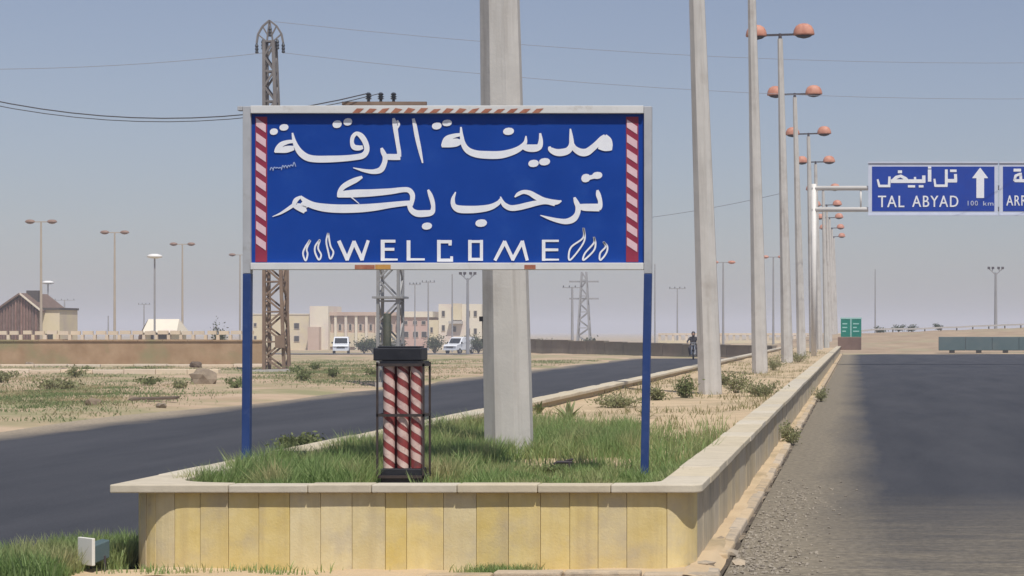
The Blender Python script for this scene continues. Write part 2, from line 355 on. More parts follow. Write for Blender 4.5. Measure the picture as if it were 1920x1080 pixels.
# ------------------------------------------------------------------ the stone-clad median planter
def arc_path(rl, rr):
    pts = [(XL, YE), (XL, 60)]
    y = 60.0
    while y > Y0 + rl + 1: y -= 1.0; pts.append((XL, max(y, Y0+rl)))
    for k in range(0, 13):
        a = math.pi + (math.pi/2)*k/12; pts.append((XL+rl+rl*math.cos(a), Y0+rl+rl*math.sin(a)))
    for k in range(0, 13):
        a = 1.5*math.pi + (math.pi/2)*k/12; pts.append((XR-rr+rr*math.cos(a), Y0+rr+rr*math.sin(a)))
    y = Y0+rr
    while y < 60: y += 1.0; pts.append((XR, y))
    pts.append((XR, YE)); return np.array(pts)
RL, RR = 0.42, 0.24
path = arc_path(RL, RR)
seg = np.linalg.norm(np.diff(path, axis=0), axis=1); cum = np.concatenate([[0], np.cumsum(seg)])
def at_s(s):
    i = min(max(np.searchsorted(cum, s) - 1, 0), len(seg)-1); t = (s-cum[i])/seg[i]; p = path[i]*(1-t)+path[i+1]*t
    h = 0.012
    def pp(q): q = min(max(q, 0), cum[-1]); return np.array([np.interp(q, cum, path[:,0]), np.interp(q, cum, path[:,1])])
    d = pp(s+h)-pp(s-h); d /= np.linalg.norm(d); return p, np.array([d[1], -d[0]])      # outward normal
def band(s0, s1, out, inn, z0, z1, dz=0.0):
    L_ = s1-s0; mids = [c for c in cum if s0 < c < s1]; ss = [s0]+mids+[s1]
    if len(ss) > 40: ss = ss[::2]+[ss[-1]]
    mb = MB(); O = []; I = []
    for s in ss:
        p, n = at_s(s); O.append(p+n*out); I.append(p-n*inn)
    n = len(ss); vs = []
    for z in (z0, z1+dz):
        vs += [(q[0], q[1], z) for q in O] + [(q[0], q[1], z) for q in I]
    fs = []
    for k in range(n-1):
        fs += [(k, k+1, 2*n+k+1, 2*n+k), (n+k+1, n+k, 3*n+k, 3*n+k+1), (2*n+k, 2*n+k+1, 3*n+k+1, 3*n+k), (k+1, k, n+k, n+k+1)]
    fs += [(0, 2*n, 3*n, n), (n-1, 2*n-1, 4*n-1, 3*n-1)]
    return mb.add(vs, fs)
s_left = cum[np.argmin(np.abs(path[:,0]-XL) + np.abs(path[:,1]-(Y0+RL)))]        # end of the left straight
s_front0 = s_left + RL*math.pi/2; s_front1 = s_front0 + (XR-RR) - (XL+RL); s_right = s_front1 + RR*math.pi/2
planter = thing('planter_wall', 'low stone-clad planter wall with pale coping round the end of the road median', 'wall', ((XL+XR)/2, Y0+1, 0))
PO = Vector(planter.location)
def shift(mb): mb.v = [(a-PO.x, b-PO.y, c-PO.z) for a, b, c in mb.v]; return mb
ctop, cbot = 0.590, 0.535
for s0, s1 in ((0, s_left+0.01), (s_right-0.01, cum[-1])):
    shift(band(s0, s1, -0.028, 0.20, -0.05, cbot-0.004)).build('wall_core', M['core'], planter)
shift(band(s_left+0.013, s_right-0.013, -0.028, 0.12, -0.05, cbot-0.004)).build('wall_core', M['core'], planter)
fj = [326,375,428,485,543,601,660,722,762,831,893,953,1013,1068,1121,1175,1232]
joints = [s_front0 + (PX(p, Y0) - (XL+RL)) for p in fj]
cuts = [s_left + 0.02 + k*0.105 for k in range(9)]; cuts = [c for c in cuts if c < joints[0]-0.06]
joints = [j for j in joints if j < s_front1-0.02]
cuts = cuts + joints + [s_front1+0.06, s_right+0.02]
for a, b_ in zip(cuts[:-1], cuts[1:]):
    o = rnd.uniform(-0.003, 0.004)
    shift(band(a+0.0012, b_-0.0012, o, 0.026, -0.04+rnd.uniform(0, .008), cbot-0.002)).build('stone_slab', M['stone'], planter, bevel=0.003)
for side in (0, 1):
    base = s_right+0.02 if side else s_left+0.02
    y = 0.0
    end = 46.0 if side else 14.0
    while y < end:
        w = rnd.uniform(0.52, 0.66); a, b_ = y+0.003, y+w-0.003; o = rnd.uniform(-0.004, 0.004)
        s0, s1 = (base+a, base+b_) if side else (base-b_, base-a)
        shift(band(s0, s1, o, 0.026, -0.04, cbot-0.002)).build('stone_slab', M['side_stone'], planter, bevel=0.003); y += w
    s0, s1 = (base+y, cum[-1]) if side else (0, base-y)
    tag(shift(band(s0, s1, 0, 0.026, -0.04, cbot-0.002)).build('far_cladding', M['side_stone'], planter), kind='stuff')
# coping: stones cut square at the near corners
def cop_poly(poly, z0=cbot, z1=ctop): return shift(MB().prism([(x, y, z0) for x, y in poly], (0, 0, z1-z0)))
OV, CW = 0.055, 0.30                                # overhang and width on top
xl, xr, yf = XL-OV, XR+OV, Y0-OV
def fil(cx, cy, r, a0, a1, n=7): return [(cx+r*math.cos(R(a0+(a1-a0)*k/n)), cy+r*math.sin(R(a0+(a1-a0)*k/n))) for k in range(n+1)]
# left corner stone: sharp outside, rounded inside
cop_poly([(xl, yf), (xl+0.78, yf), (xl+0.78, yf+CW*0.62)] + fil(xl+0.72, yf+0.62, 0.40, 270, 180)[1:] + [(xl+CW, yf+0.95), (xl, yf+0.95)]).build('coping_stone', M['coping'], planter, bevel=0.008)
x = xl+0.784
while x < xr-0.95:
    w = min(rnd.uniform(0.42, 0.62), xr-0.60-x)
    if xr-0.60-(x+w) < 0.25: w = xr-0.60-x
    dz = rnd.uniform(-0.003, 0.003)
    cop_poly([(x, yf+rnd.uniform(-.004,.004)), (x+w-0.004, yf+rnd.uniform(-.004,.004)), (x+w-0.004, yf+CW*0.62), (x, yf+CW*0.62)], cbot, ctop+dz).build('coping_stone', M['coping'], planter, bevel=0.008); x += w
xe = x
cop_poly([(xe, yf)] + fil(xr-0.10, yf+0.10, 0.10, 270, 360) + [(xr, yf+0.85), (xr-CW, yf+0.85), (xr-CW, yf+0.60)] + fil(xr-CW-0.20, yf+0.386, 0.20, 0, -90)[1:] + [(xe, yf+CW*0.62)]).build('coping_stone', M['coping'], planter, bevel=0.008)
for side in (0, 1):
    y = yf+(0.854 if side else 0.954)
    while y < 62:
        w = rnd.uniform(0.75, 1.15) if y < 40 else rnd.uniform(1.8, 2.6)
        g = 0.006; j = rnd.uniform(-0.006, 0.006); dz = rnd.uniform(-0.005, 0.005)
        a, b_ = (xr-CW, xr+j) if side else (xl+j, xl+CW)
        if side and 15.35 < y < 16.1: g = 0.05
        cop_poly([(a, y), (b_, y), (b_, y+w-g), (a, y+w-g)], cbot, ctop+dz).build('coping_stone', M['coping'], planter, bevel=0.008); y += w
    a, b_ = (xr-CW, xr) if side else (xl, xl+CW)
    tag(cop_poly([(a, y), (b_, y), (b_, YE), (a, YE)]).build('far_coping', M['coping'], planter), kind='stuff')

def soil_z(x, y):
    return 0.445 + 0.05*(fbm(np.asarray(x)*1.1, np.asarray(y)*0.9)-0.4) + 0.03*(fbm(np.asarray(x)*4, np.asarray(y)*4)-0.5)
def SZ(x, y): return float(soil_z(np.array([x]), np.array([y]))[0])
tag(grid_mesh('median_soil', np.arange(XL+0.15, XR-0.14, 0.115), np.concatenate([np.arange(Y0+0.08, 32, 0.12), np.arange(32, YE+0.5, 1.0)]), soil_z, M['soil']), kind='structure')

# kerb along the right of the planter, uneven and broken near the end, with sand lodged behind it
kerb = tag(empty('kerb', (-0.95, Y0, 0)), kind='structure')
y = 13.3
while y < 60:
    w = rnd.uniform(0.7, 1.1)
    if not (13.9 < y < 14.6 and rnd.random() < 0.5):
        mb = MB(); h = rnd.uniform(0.045, 0.062); t = rnd.uniform(-0.008, 0.008)
        x0, x1 = -0.99+t, -0.885+t
        if y < 16: x0 += rnd.uniform(-.02, .02); h *= rnd.uniform(.7, 1)
        mb.prism([(x0+0.95, y-Y0, -0.05), (x1+0.95, y-Y0, -0.05), (x1+0.95-0.01, y-Y0, h), (x0+0.95, y-Y0, h+0.008)], (0, w-rnd.uniform(0.008, 0.04), rnd.uniform(-0.006, 0.006)))
        mb.build('kerb_stone', M['kerb'], kerb, bevel=0.012)
    y += w
mb = MB(); mb.box(-0.035, 0.06, 46.0, YE-Y0, -0.05, 0.07); tag(mb.build('far_kerb', M['kerb'], kerb), kind='stuff')
mat('gutter_dirt', (0.06,0.048,0.035), (0.10,0.08,0.06), 0.95, 8.0, c3=(0.26,0.21,0.15), s3=2.0, t3=(0.5,0.6), world_space=True)
gy = np.arange(13.0, 60, 0.25); gl = [(-0.895+rnd.uniform(-.006,.006), y) for y in gy]; gr_ = [(-0.862+rnd.uniform(-.012,.016), y) for y in gy]
mb = MB(); k = len(gy); mb.add([(x, y, 0.013) for x, y in gl]+[(x, y, 0.013) for x, y in gr_], [(i, i+1, k+i+1, k+i) for i in range(k-1)]); tag(mb.build('gutter_crack', M['gutter_dirt']), kind='structure')
x = -2.75
while x < -1.05:
    w = rnd.uniform(0.4, 0.55); MB().box(x+0.95, x+0.95+w-0.015, -0.52, -0.38, -0.05, 0.06+rnd.uniform(-.012,.012)).build('kerb_stone', M['kerb'], kerb, bevel=0.015); x += w
def sand_z(x, y): return 0.050 + 0.06*(fbm(np.asarray(x)*5, np.asarray(y)*1.7)-0.4) - 0.05*sstep(-0.98, -0.90, x)
tag(grid_mesh('sand_strip', np.linspace(-1.10, -0.89, 8), np.concatenate([np.arange(13.4, 40, 0.12), np.arange(40, 150, 2.0)]), sand_z, M['soil']), kind='structure')
def sandf_z(x, y): return 0.02 + 0.06*(fbm(np.asarray(x)*2.5, np.asarray(y)*4)-0.45)
tag(grid_mesh('sand_foot', np.arange(-5.2, -0.95, 0.08), np.arange(13.55, 14.1, 0.06), sandf_z, M['soil']), kind='structure')

# ------------------------------------------------------------------ lettering: brush strokes with changing width
def ribbon(mb, pts, f, th=0.002, y=0.0, smooth=True):
    p = np.array(pts, float)
    if smooth and len(p) > 2:
        q = np.vstack([2*p[0]-p[1], p, 2*p[-1]-p[-2]]); out = []
        for i in range(1, len(q)-2):
            for t in np.linspace(0, 1, 7)[:-1]:
                a, b_, c, d = q[i-1], q[i], q[i+1], q[i+2]
                out.append(0.5*((2*b_)+(c-a)*t+(2*a-5*b_+4*c-d)*t*t+(3*b_-a-3*c+d)*t**3))
        out.append(p[-1]); p = np.array(out)
    w = np.maximum(p[:,2], 0.4)
    t = np.gradient(p[:,:2], axis=0); t /= (np.linalg.norm(t, axis=1, keepdims=True)+1e-9); n = np.stack([-t[:,1], t[:,0]], 1)
    l = p[:,:2]+n*w[:,None]/2; r = p[:,:2]-n*w[:,None]/2
    k = len(p); vs = [(*f(*a), y) for a in l]+[(*f(*a), y) for a in r]
    vs = [(a, c, b_) for a, b_, c in vs]
    fs = [(i, i+1, k+i+1, k+i) for i in range(k-1)]
    mb.add(vs, fs)
    return mb
def blob(mb, cx, cy, w, h, f, y=0.0, n=12, skew=0.25):
    vs = []
    for k in range(n):
        a = 2*math.pi*k/n; ca, sa = math.cos(a), math.sin(a)
        px = cx + w/2*ca*(abs(ca)**-0.15 if abs(ca) > .05 else 1); py = cy + h/2*sa - skew*ca*h/2*0.4
        X, Z = f(px, py); vs.append((X, y, Z))
    mb.add(vs, [tuple(range(n))])

# ------------------------------------------------------------------ the welcome sign
YS = 16.35
SX0 = PX(838, YS)
sign = thing('welcome_sign', 'large blue welcome billboard with white Arabic and English lettering on two blue posts', 'sign', (SX0, YS, SZ(SX0, YS)))
sz0 = sign.location.z
def sf(px, py): return (PX(px, YS)-SX0, PZ(py, YS)-sz0)
def sbox(mb, x0, x1, y0, y1, d0, d1):
    a, t = sf(x0, y0); b_, u = sf(x1, y1); return mb.box(a, b_, d0, d1, u, t)
sbox(MB(), 470, 1210, 212, 495, 0.0, 0.02).build('panel', M['sign_blue'], sign)
for x0, x1 in ((457, 472), (1208, 1222.5)):
    lean = -3 if x0 < 800 else -8
    a0, t = sf(x0, 200); b0, u = sf(x1, 513)
    MB().box(a0, b0, -0.03, 0.035, u, t).build('upper_post', M['post_silver'], sign, bevel=0.004)
    mb = MB(); a1, l = sf(x0+lean, 905); b1, _ = sf(x1+lean, 905)
    mb.add([(a1,-.03,-0.3),(b1,-.03,-0.3),(b1,.035,-0.3),(a1,.035,-0.3),(a0,-.03,u-.001),(b0,-.03,u-.001),(b0,.035,u-.001),(a0,.035,u-.001)],
           [(0,3,2,1),(4,5,6,7),(0,1,5,4),(1,2,6,5),(2,3,7,6),(3,0,4,7)]).build('lower_post', M['post_blue'], sign, bevel=0.004)
sbox(MB(), 472.5, 1207.5, 199, 213.5, -0.045, 0.045).build('top_rail', M['frame_paint'], sign, bevel=0.004)
sbox(MB(), 472.5, 1207.5, 493, 506, -0.045, 0.045).build('bottom_rail', M['frame_paint'], sign, bevel=0.004)
sbox(MB(), 447, 456.5, 200, 208, -0.03, 0.03).build('rail_stub', M['post_silver'], sign, bevel=0.003)
for y0 in (300, 410): sbox(MB(), 473, 1207, y0, y0+9, 0.021, 0.05).build('back_rail', M['post_silver'], sign)
for k in range(15):
    xx = 663+k*24
    pl = [(xx, 212.8), (xx+13, 212.8), (xx+22, 204+rnd.uniform(-1,2)), (xx+9, 204+rnd.uniform(-1,2))]
    MB().prism([(sf(*p)[0], -0.0475, sf(*p)[1]) for p in pl], (0, 0.0015, 0)).build('faded_hatch', M['rust_tape'], sign)
for xa, xb in ((668, 705), (985, 1006)): sbox(MB(), xa, xb, 497, 505, -0.048, -0.0462).build('rust_patch', M['rust_tape'], sign)
sbox(MB(), 706, 735, 496.5, 505, -0.048, -0.0462).build('tape_patch', M['yellow_tape'], sign)
for x0, x1, y0, y1, ph in ((479, 501, 219, 491, 0), (1174, 1197, 219, 491, 3)):
    st = sbox(MB(), x0, x1, y0, y1, -0.004, -0.002).build('striped_border', M['stripe_red'], sign)
    k = 0; yy = 221+ph; per = 27.6
    while yy + 28 < y1:
        pl = [(x0+1.5, yy), (x1-2, yy+13), (x1-2, yy+28), (x0+1.5, yy+15)]
        MB().prism([(sf(*p)[0], -0.0068, sf(*p)[1]) for p in pl], (0, 0.0018, 0)).build('stripe', M['stripe_pink'], st)
        yy += per
def strokes(ox, oy, sc, lst, smooth=True):
    mb = MB()
    for s in lst: ribbon(mb, [(ox+x/sc, oy+y/sc, w/sc) for x, y, w in s], sf, y=-0.006-0.00015*len(mb.f)/40, smooth=smooth)
    return mb
def dots(mb, ox, oy, sc, lst):
    for x, y, w, h in lst: blob(mb, ox+x/sc, oy+y/sc, w/sc, h/sc, sf, y=-0.0065)
    return mb
w1 = strokes(500, 210, 6.0, [
    [(1650,75,30),(1668,150,44),(1690,270,48),(1725,430,40),(1757,575,16)],
    [(1428,70,26),(1440,120,50),(1452,200,52),(1470,320,46),(1490,440,46),(1494,505,44)],
    [(1470,95,22),(1490,140,26),(1470,190,14)],
    [(1505,505,70),(1440,507,68),(1370,505,66),(1330,500,50)],
    [(1293,405,26),(1310,450,52),(1335,510,56),(1325,580,58),(1285,650,66),(1200,672,52),(1100,660,36),(1040,645,24),(975,628,8)],
    [(1085,395,40),(1040,405,58),(985,395,60),(962,345,44),(972,280,46),(1015,243,44),(1070,275,62),(1115,350,62),(1128,430,60),(1085,490,66),(980,512,66),(850,524,70),(700,530,76),(560,530,76),(460,512,78),(385,460,72),(338,390,56),(310,320,40),(292,235,18)],
    [(312,330,34),(240,338,44),(170,365,56),(125,415,56),(95,456,22)],
    [(98,446,26),(160,432,58),(230,420,76),(310,405,50)]])
dots(w1, 500, 210, 6.0, [(83,222,92,74),(197,174,104,74),(795,138,104,88),(915,112,100,84)])
w1.build('arabic_word', M['sign_white'], sign)
w2 = strokes(800, 210, 5.3333, [
    [(350,225,30),(270,240,44),(200,275,60),(155,340,24)], [(150,342,26),(230,318,74),(300,305,80),(350,300,40)],
    [(344,150,16),(350,230,34),(368,320,50),(415,385,64),(500,420,72),(620,430,78),(740,428,76),(850,402,66),(930,365,56),(985,310,40),(995,240,12)],
    [(960,352,40),(1010,360,70),(1080,362,74),(1128,345,60),(1142,285,42),(1136,212,20)],
    [(1228,345,20),(1240,375,50),(1290,402,66),(1350,405,72),(1415,385,66),(1448,330,52),(1446,250,38),(1438,168,14)],
    [(1450,310,40),(1480,365,56),(1540,402,72),(1600,402,74),(1655,365,66),(1710,315,60),(1755,268,56),(1785,235,30)],
    [(1745,300,90),(1790,300,118),(1822,325,84),(1845,385,20)], [(1790,232,24),(1830,280,40),(1850,340,24)], [(1720,345,50),(1780,358,66),(1835,370,40)]])
dots(w2, 800, 210, 5.3333, [(103,140,98,72),(205,110,98,66),(820,194,110,74),(1070,515,106,74),(1180,498,112,74)])
w2.build('arabic_word', M['sign_white'], sign)
w3 = strokes(500, 320, 5.818, [
    [(1762,208,22),(1785,260,46),(1808,330,50),(1818,400,46),(1800,455,62),(1720,468,74),(1640,466,72),(1585,435,60),(1560,385,50),(1552,340,44)],
    [(1568,400,40),(1590,320,50),(1590,260,56),(1555,215,56),(1490,208,56),(1350,226,66),(1150,242,78),(950,250,84),(780,262,64)],
    [(792,290,44),(798,235,48),(835,180,56),(900,138,62),(980,100,56),(1045,68,26)],
    [(1600,350,50),(1500,358,56),(1350,375,64),(1180,398,80),(1000,412,90),(800,415,92),(640,405,88),(520,382,76),(440,345,66),(368,280,26)],
    [(372,285,26),(322,322,50),(302,375,44),(345,408,50),(415,455,30)], [(440,360,80),(400,385,70),(420,450,44)], [(330,375,40),(380,385,50)],
    [(292,378,40),(230,420,34),(150,468,22),(66,502,6)], [(925,290,14),(965,322,12),(1012,362,8)]])
dots(w3, 500, 320, 5.818, [(1750,605,112,78)])
w3.build('arabic_word', M['sign_white'], sign)
w4 = strokes(830, 310, 6.0, [
    [(1743,278,24),(1752,330,54),(1772,400,48),(1770,460,56),(1755,495,50)], [(1765,475,86),(1680,474,84),(1590,472,78),(1530,460,50)],
    [(1482,360,24),(1502,410,52),(1525,470,60),(1515,545,60),(1470,605,72),(1390,632,62),(1300,622,50),(1200,596,34),(1100,562,8)],
    [(1338,400,16),(1290,415,50),(1220,412,62),(1130,392,66),(1050,352,66),(980,312,56),(910,300,44),(850,325,40),(812,358,14)],
    [(1262,450,20),(1160,418,40),(1060,425,58),(960,448,66),(860,472,66),(770,480,64),(705,452,58),(672,410,40),(652,352,12)],
    [(656,380,30),(625,425,50),(540,470,66),(420,492,78),(290,498,84),(180,490,82),(125,450,56),(118,380,42),(148,300,12)]])
dots(w4, 830, 310, 6.0, [(1612,144,104,96),(1740,114,116,80),(435,650,132,86)])
ribbon(w4, [(830+1612/6, 310+148/6, 8), (830+1740/6, 310+118/6, 8)], sf, y=-0.0064, smooth=False)
w4.build('arabic_word', M['sign_white'], sign)
def letter(ox, lst):
    strokes(ox, 420, 6.194, lst, smooth=False).build('letter', M['sign_white'], sign)
letter(550, [[(530,195,44),(632,420,44)],[(622,420,44),(712,200,44)],[(702,200,44),(805,420,44)],[(795,420,44),(872,190,36)]])
letter(550, [[(1040,185,46),(1040,428,46)],[(1018,200,34),(1188,200,34)],[(1040,294,34),(1175,294,34)],[(1020,413,28),(1214,413,22)]])
letter(550, [[(1340,190,44),(1340,425,44)],[(1320,411,28),(1528,411,24)]])
letter(550, [[(1692,185,42),(1692,436,42)],[(1672,206,38),(1842,206,38)],[(1822,200,38),(1822,250,36)],[(1675,420,36),(1855,420,36)],[(1840,375,32),(1840,436,34)]])
letter(840, [[(256,185,40),(256,428,40)],[(240,204,32),(408,204,32)],[(390,185,36),(390,428,36)],[(240,410,34),(408,410,34)]])
letter(840, [[(546,424,36),(664,200,44)],[(656,200,40),(760,420,40)],[(748,420,40),(868,200,40)],[(862,195,42),(922,424,36)]])
letter(840, [[(1112,185,40),(1112,428,40)],[(1095,196,26),(1288,196,26)],[(1112,300,34),(1282,300,30)],[(1095,414,24),(1290,414,20)]])
for ox, pts in ((550,[(195,185),(140,270),(115,345),(145,425),(168,350),(158,290),(200,190)]), (550,[(312,180),(258,255),(255,330),(298,415),(325,360),(290,280),(312,185)]),
                (550,[(405,105),(385,200),(405,310),(432,405),(468,330),(432,250),(408,105)]), (840,[(1575,45),(1570,160),(1440,260),(1405,345),(1420,418),(1540,275),(1590,170),(1578,48)]),
                (840,[(1695,150),(1695,220),(1592,340),(1575,420),(1690,315),(1715,230),(1698,152)]), (840,[(1805,205),(1832,262),(1768,340),(1770,420),(1838,340),(1852,262),(1808,208)])):
    strokes(ox, 420, 6.194, [[(x, y, 20) for x, y in pts]]).build('flame_mark', M['sign_white'], sign)
sc = []
q = random.Random(3)
for k in range(9): sc.append([(40+k*32, 665-k*6+q.uniform(-18,18), 9), (55+k*32, 620-k*5+q.uniform(-14,20), 11), (75+k*32, 650-k*6+q.uniform(-12,18), 7)])
strokes(500, 210, 6.0, sc).build('scribbled_signature', M['sign_scribble'], sign)

# ------------------------------------------------------------------ concrete lamp poles along the median
def lamp_head(parent, z, arm_l, arm_r, dome, und, bar, L_=0.80, H=0.44, glass='lamp_glass'):
    MB().beam((-arm_l, 0, z), (arm_r, 0, z), 0.09, 0.07).build('cross_arm', M[bar], parent)
    for s, a in ((-1, arm_l), (1, arm_r)):
        prof = [(0.02, H), (0.20, H*0.95), (0.36, H*0.78), (0.46, H*0.45), (0.5, H*0.1), (0.48, 0.0)]
        h = MB().lathe([(r, zz) for r, zz in prof[::-1]], 14, (0,0,0), L_, L_*0.62)
        o = h.build('lamp_hood', M[dome], parent, smooth=True, loc=(s*(a+0.22), 0, z-0.04))
        g = MB().lathe([(0.06, -0.12), (0.28, -0.08), (0.42, -0.004)], 12, (0,0,0), L_, L_*0.55).build('lamp_bowl', M[und], o, smooth=True)
pole = thing('lamp_pole', 'thick octagonal concrete lamp pole right behind the blue welcome billboard', 'lamp pole', (PX(955, 19.5), 19.5, 0.42), 0, 'concrete lamp poles along the median')
HP = 12.15
MB().tube([(0,0,-0.3),(0,0,0.9),(0,0,4),(0,0,8),(0,0,HP-0.15)], [0.232,0.226,0.19,0.145,0.10], 8, rot=math.pi/8).build('shaft', M['concrete'], pole, bevel=0.004)
MB().tube([(0,0,HP-0.15),(0,0,HP+0.05)], [0.07,0.05], 8).build('cap', M['lamp_dark'], pole)
lamp_head(pole, HP+0.0, 0.66, 0.66, 'lamp_red', 'lamp_dark', 'lamp_dark')
extra = [MB().box(-0.236,-0.196,-0.09,-0.04,1.28,1.325).build('bracket', M['black_paint'], pole), MB().tube([(-0.206,-0.06,0.85),(-0.206,-0.06,1.28)],0.008,6).build('conduit', M['lamp_dark'], pole)]
poles_px = {2: 1332, 3: 1425, 4: 1476, 5: 1503, 6: 1525, 7: 1537}
proto_parts = [c for c in pole.children if c not in extra]
ordn = ['second','third','fourth','fifth','sixth','seventh','eighth','ninth','tenth','eleventh','twelfth','thirteenth']
leans = {1: 1.2, 2: 1.95, 3: 1.25, 4: 1.25, 5: 1.5}
for k in range(2, 13):
    Y = 19.5*k; sc_ = F/Y
    X = (poles_px[k]-VX)/sc_ if k in poles_px else -2.12
    o = pole.copy(); C.objects.link(o); o.location = (X, Y if k < 8 else min(Y, 149+0.0*Y) if False else Y, 0.42 if Y < YE else -0.02)
    for ch in proto_parts: copy_tree(ch, o)
    o['label'] = 'concrete lamp pole with two rust-red lamps, %s of its row from the blue billboard' % ordn[k-2]
    o.rotation_euler = (0, R(-leans.get(k, 1.3)), rnd.uniform(-0.1, 0.1))
pole.rotation_euler = (0, R(-leans[1]), 0)

# ------------------------------------------------------------------ striped bollard in the planter
YB = 15.2; BX = PX(757, YB); bz = SZ(BX, YB)
bol = thing('striped_bollard', 'black bollard cage of red and white striped tubes standing in the planter grass', 'bollard', (BX, YB, bz))
def bz_(py): return PZ(py, YB)-bz
MB().box(-0.145, 0.145, -0.10, 0.10, -0.05, bz_(877)).build('base', M['black_paint'], bol, bevel=0.008)
zt = bz_(676)
mb = MB().box(-0.195, 0.150, -0.11, 0.11, zt, bz_(652)).build('cap', M['black_paint'], bol, bevel=0.008)
MB().box(-0.17, 0.13, -0.09, 0.09, bz_(652)+.001, bz_(649)).build('cap_lid', M['black_paint'], mb, bevel=0.003)
MB().box(-0.15, 0.16, -0.105, 0.105, zt-0.035, zt-0.002).build('collar', M['black_paint'], bol)
b0 = bz_(877)+0.002
for sx in (-0.165, 0.165):
    for sy in (-0.112, 0.112): MB().box(sx-0.007, sx+0.007, sy-0.007, sy+0.007, b0-0.07, zt-0.01).build('cage_bar', M['dark_bar'], bol)
for zz in (b0-0.06, (b0+zt)/2-0.005, zt-0.03):
    mb = MB()
    for a, b_ in (((-.172,-.112),(.172,-.112)), ((.165,-.104),(.165,.104)), ((-.172,.112),(.172,.112)), ((-.165,-.104),(-.165,.104))):
        mb.beam((a[0],a[1],zz), (b_[0],b_[1],zz), 0.014, 0.02)
    mb.build('cage_hoop', M['dark_bar'], bol)
def striped_tube(x, y, r, h, ph, turns):
    red = MB().tube([(x,y,b0),(x,y,b0+h)], r, 14).build('tube', M['tube_red'], bol, smooth=False)
    r2 = r+0.0015
    for k in range(turns+2):
        wv = rnd.uniform(0.44, 0.60)*h/turns; mb = MB()
        zc = b0 + (k-1+ph+rnd.uniform(-.06,.06))*h/turns; sl = rnd.uniform(0.65, 0.95)*h/turns
        for j in range(14):
            v = []
            for a, up in ((math.pi*(1+j/14),0),(math.pi*(1+(j+1)/14),0),(math.pi*(1+(j+1)/14),1),(math.pi*(1+j/14),1)):
                z = min(max(zc - sl*(a-math.pi)/math.pi + up*wv, b0), b0+h); v.append((x+r2*math.cos(a), y+r2*math.sin(a), z))
            if v[2][2]-v[1][2] > 0.001 or v[3][2]-v[0][2] > .001: mb.add(v, [(0,1,2,3)])
        if mb.f: mb.build('white_stripe', M['tube_white'], red)
for i, (tx, ph) in enumerate(((-0.093, 0.15), (0.005, 0.5), (0.103, 0.8))):
    striped_tube(tx, -0.055, 0.040, zt-0.04-b0, ph, 7)
for tx in (-0.09, 0.0, 0.09): MB().tube([(tx,0.055,b0),(tx,0.055,zt-.04)], 0.038, 10).build('tube', M['tube_red'], bol)

# ------------------------------------------------------------------ road sign gantry over the right carriageway
YG = 99.0; GX = PX(1526, YG)
gan = thing('sign_gantry', 'blue overhead direction sign with white arrow on a pale tubular gantry', 'road sign', (GX, YG, 0.42))
def gf(px, py): return (PX(px, YG)-GX, PZ(py, YG)-0.42)
def gbox(mb, x0, x1, y0, y1, d0, d1):
    a, t = gf(x0, y0); b_, u = gf(x1, y1); return mb.box(a, b_, d0, d1, u, t)
def gtube(x0, y0, x1, y1, r, name, d=0.0):
    a, z = gf(x0, y0); b_, z2 = gf(x1, y1); MB().tube([(a,d,z),(b_,d,z2)], r, 10).build(name, M['gantry_white'], gan, smooth=True)
_, zt_ = gf(1526, 345)
MB().tube([(0,0,-0.3),(0,0,zt_)], [0.13,0.12], 10).build('mast', M['gantry_white'], gan, smooth=True)
MB().tube([(16.6,0,-0.5),(16.6,0,zt_)], [0.13,0.12], 10).build('mast', M['gantry_white'], gan, smooth=True)
gtube(1522, 353, 2188, 351, 0.11, 'chord'); gtube(1522, 393, 2188, 391, 0.11, 'chord')
for x in (1614, 1690, 1760, 1830, 1900, 1970, 2040): gtube(x, 353, x, 392, 0.045, 'brace')
for x0, x1 in ((1627, 1871), (1872, 2112)):
    pn = gbox(MB(), x0+1, x1-0.5, 305, 404, -0.22, -0.16).build('sign_panel', M['sign_grey'], gan)
    gbox(MB(), x0+8, x1-7 if x0 < 1700 else x1-8, 313, 396.5, -0.235, -0.221).build('blue_field', M['road_sign_blue'], pn)
    lip = MB()
    for bx in ((x0+0.5, x1, 304, 306.5), (x0+0.5, x1, 402.5, 405)): gbox(lip, *bx, -0.27, -0.13)
    lip.build('edge_lip', M['sign_grey'], pn)
def gstrokes(lst, name, smooth=False):
    mb = MB()
    for s in lst: ribbon(mb, [(1620+x/6.4, 295+y/6.4, w/6.4) for x, y, w in s], gf, y=-0.25-0.0008*len(mb.f), smooth=smooth)
    mb.build(name, M['sign_white'], gan)
gstrokes([[(1095,205,36),(1098,296,36)],[(1112,285,42),(975,285,42)],[(985,150,34),(985,345,34)],[(1000,345,30),(850,345,30)],[(855,355,28),(842,262,24)],[(1030,166,30),(1108,166,30)]], 'arabic_word')
gstrokes([[(785,150,42),(785,296,42)],[(765,128,24),(805,128,24)],
          [(715,222,40),(716,308,40)],[(730,290,44),(320,290,44)],[(610,240,26),(612,280,30)],[(345,285,40),(385,245,40),(440,228,36),(500,262,40),(525,290,36)],
          [(305,235,28),(300,345,30)],[(315,348,30),(175,348,30)],[(185,355,28),(162,268,22)],[(405,178,34),(455,178,34)],[(525,352,28),(612,352,28)],[(655,352,28),(712,352,28)]], 'arabic_word')
gstrokes([[(1790,158,34),(1880,158,34)],[(1872,190,34),(1880,290,34)],[(1800,285,34),(1935,285,38)],[(1800,290,34),(1815,225,34),(1870,205,34)]], 'arabic_word')
gstrokes([[(1390,255,190),(1390,245,180),(1390,130,6)],[(1391,230,92),(1391,492,92)]], 'arrow')
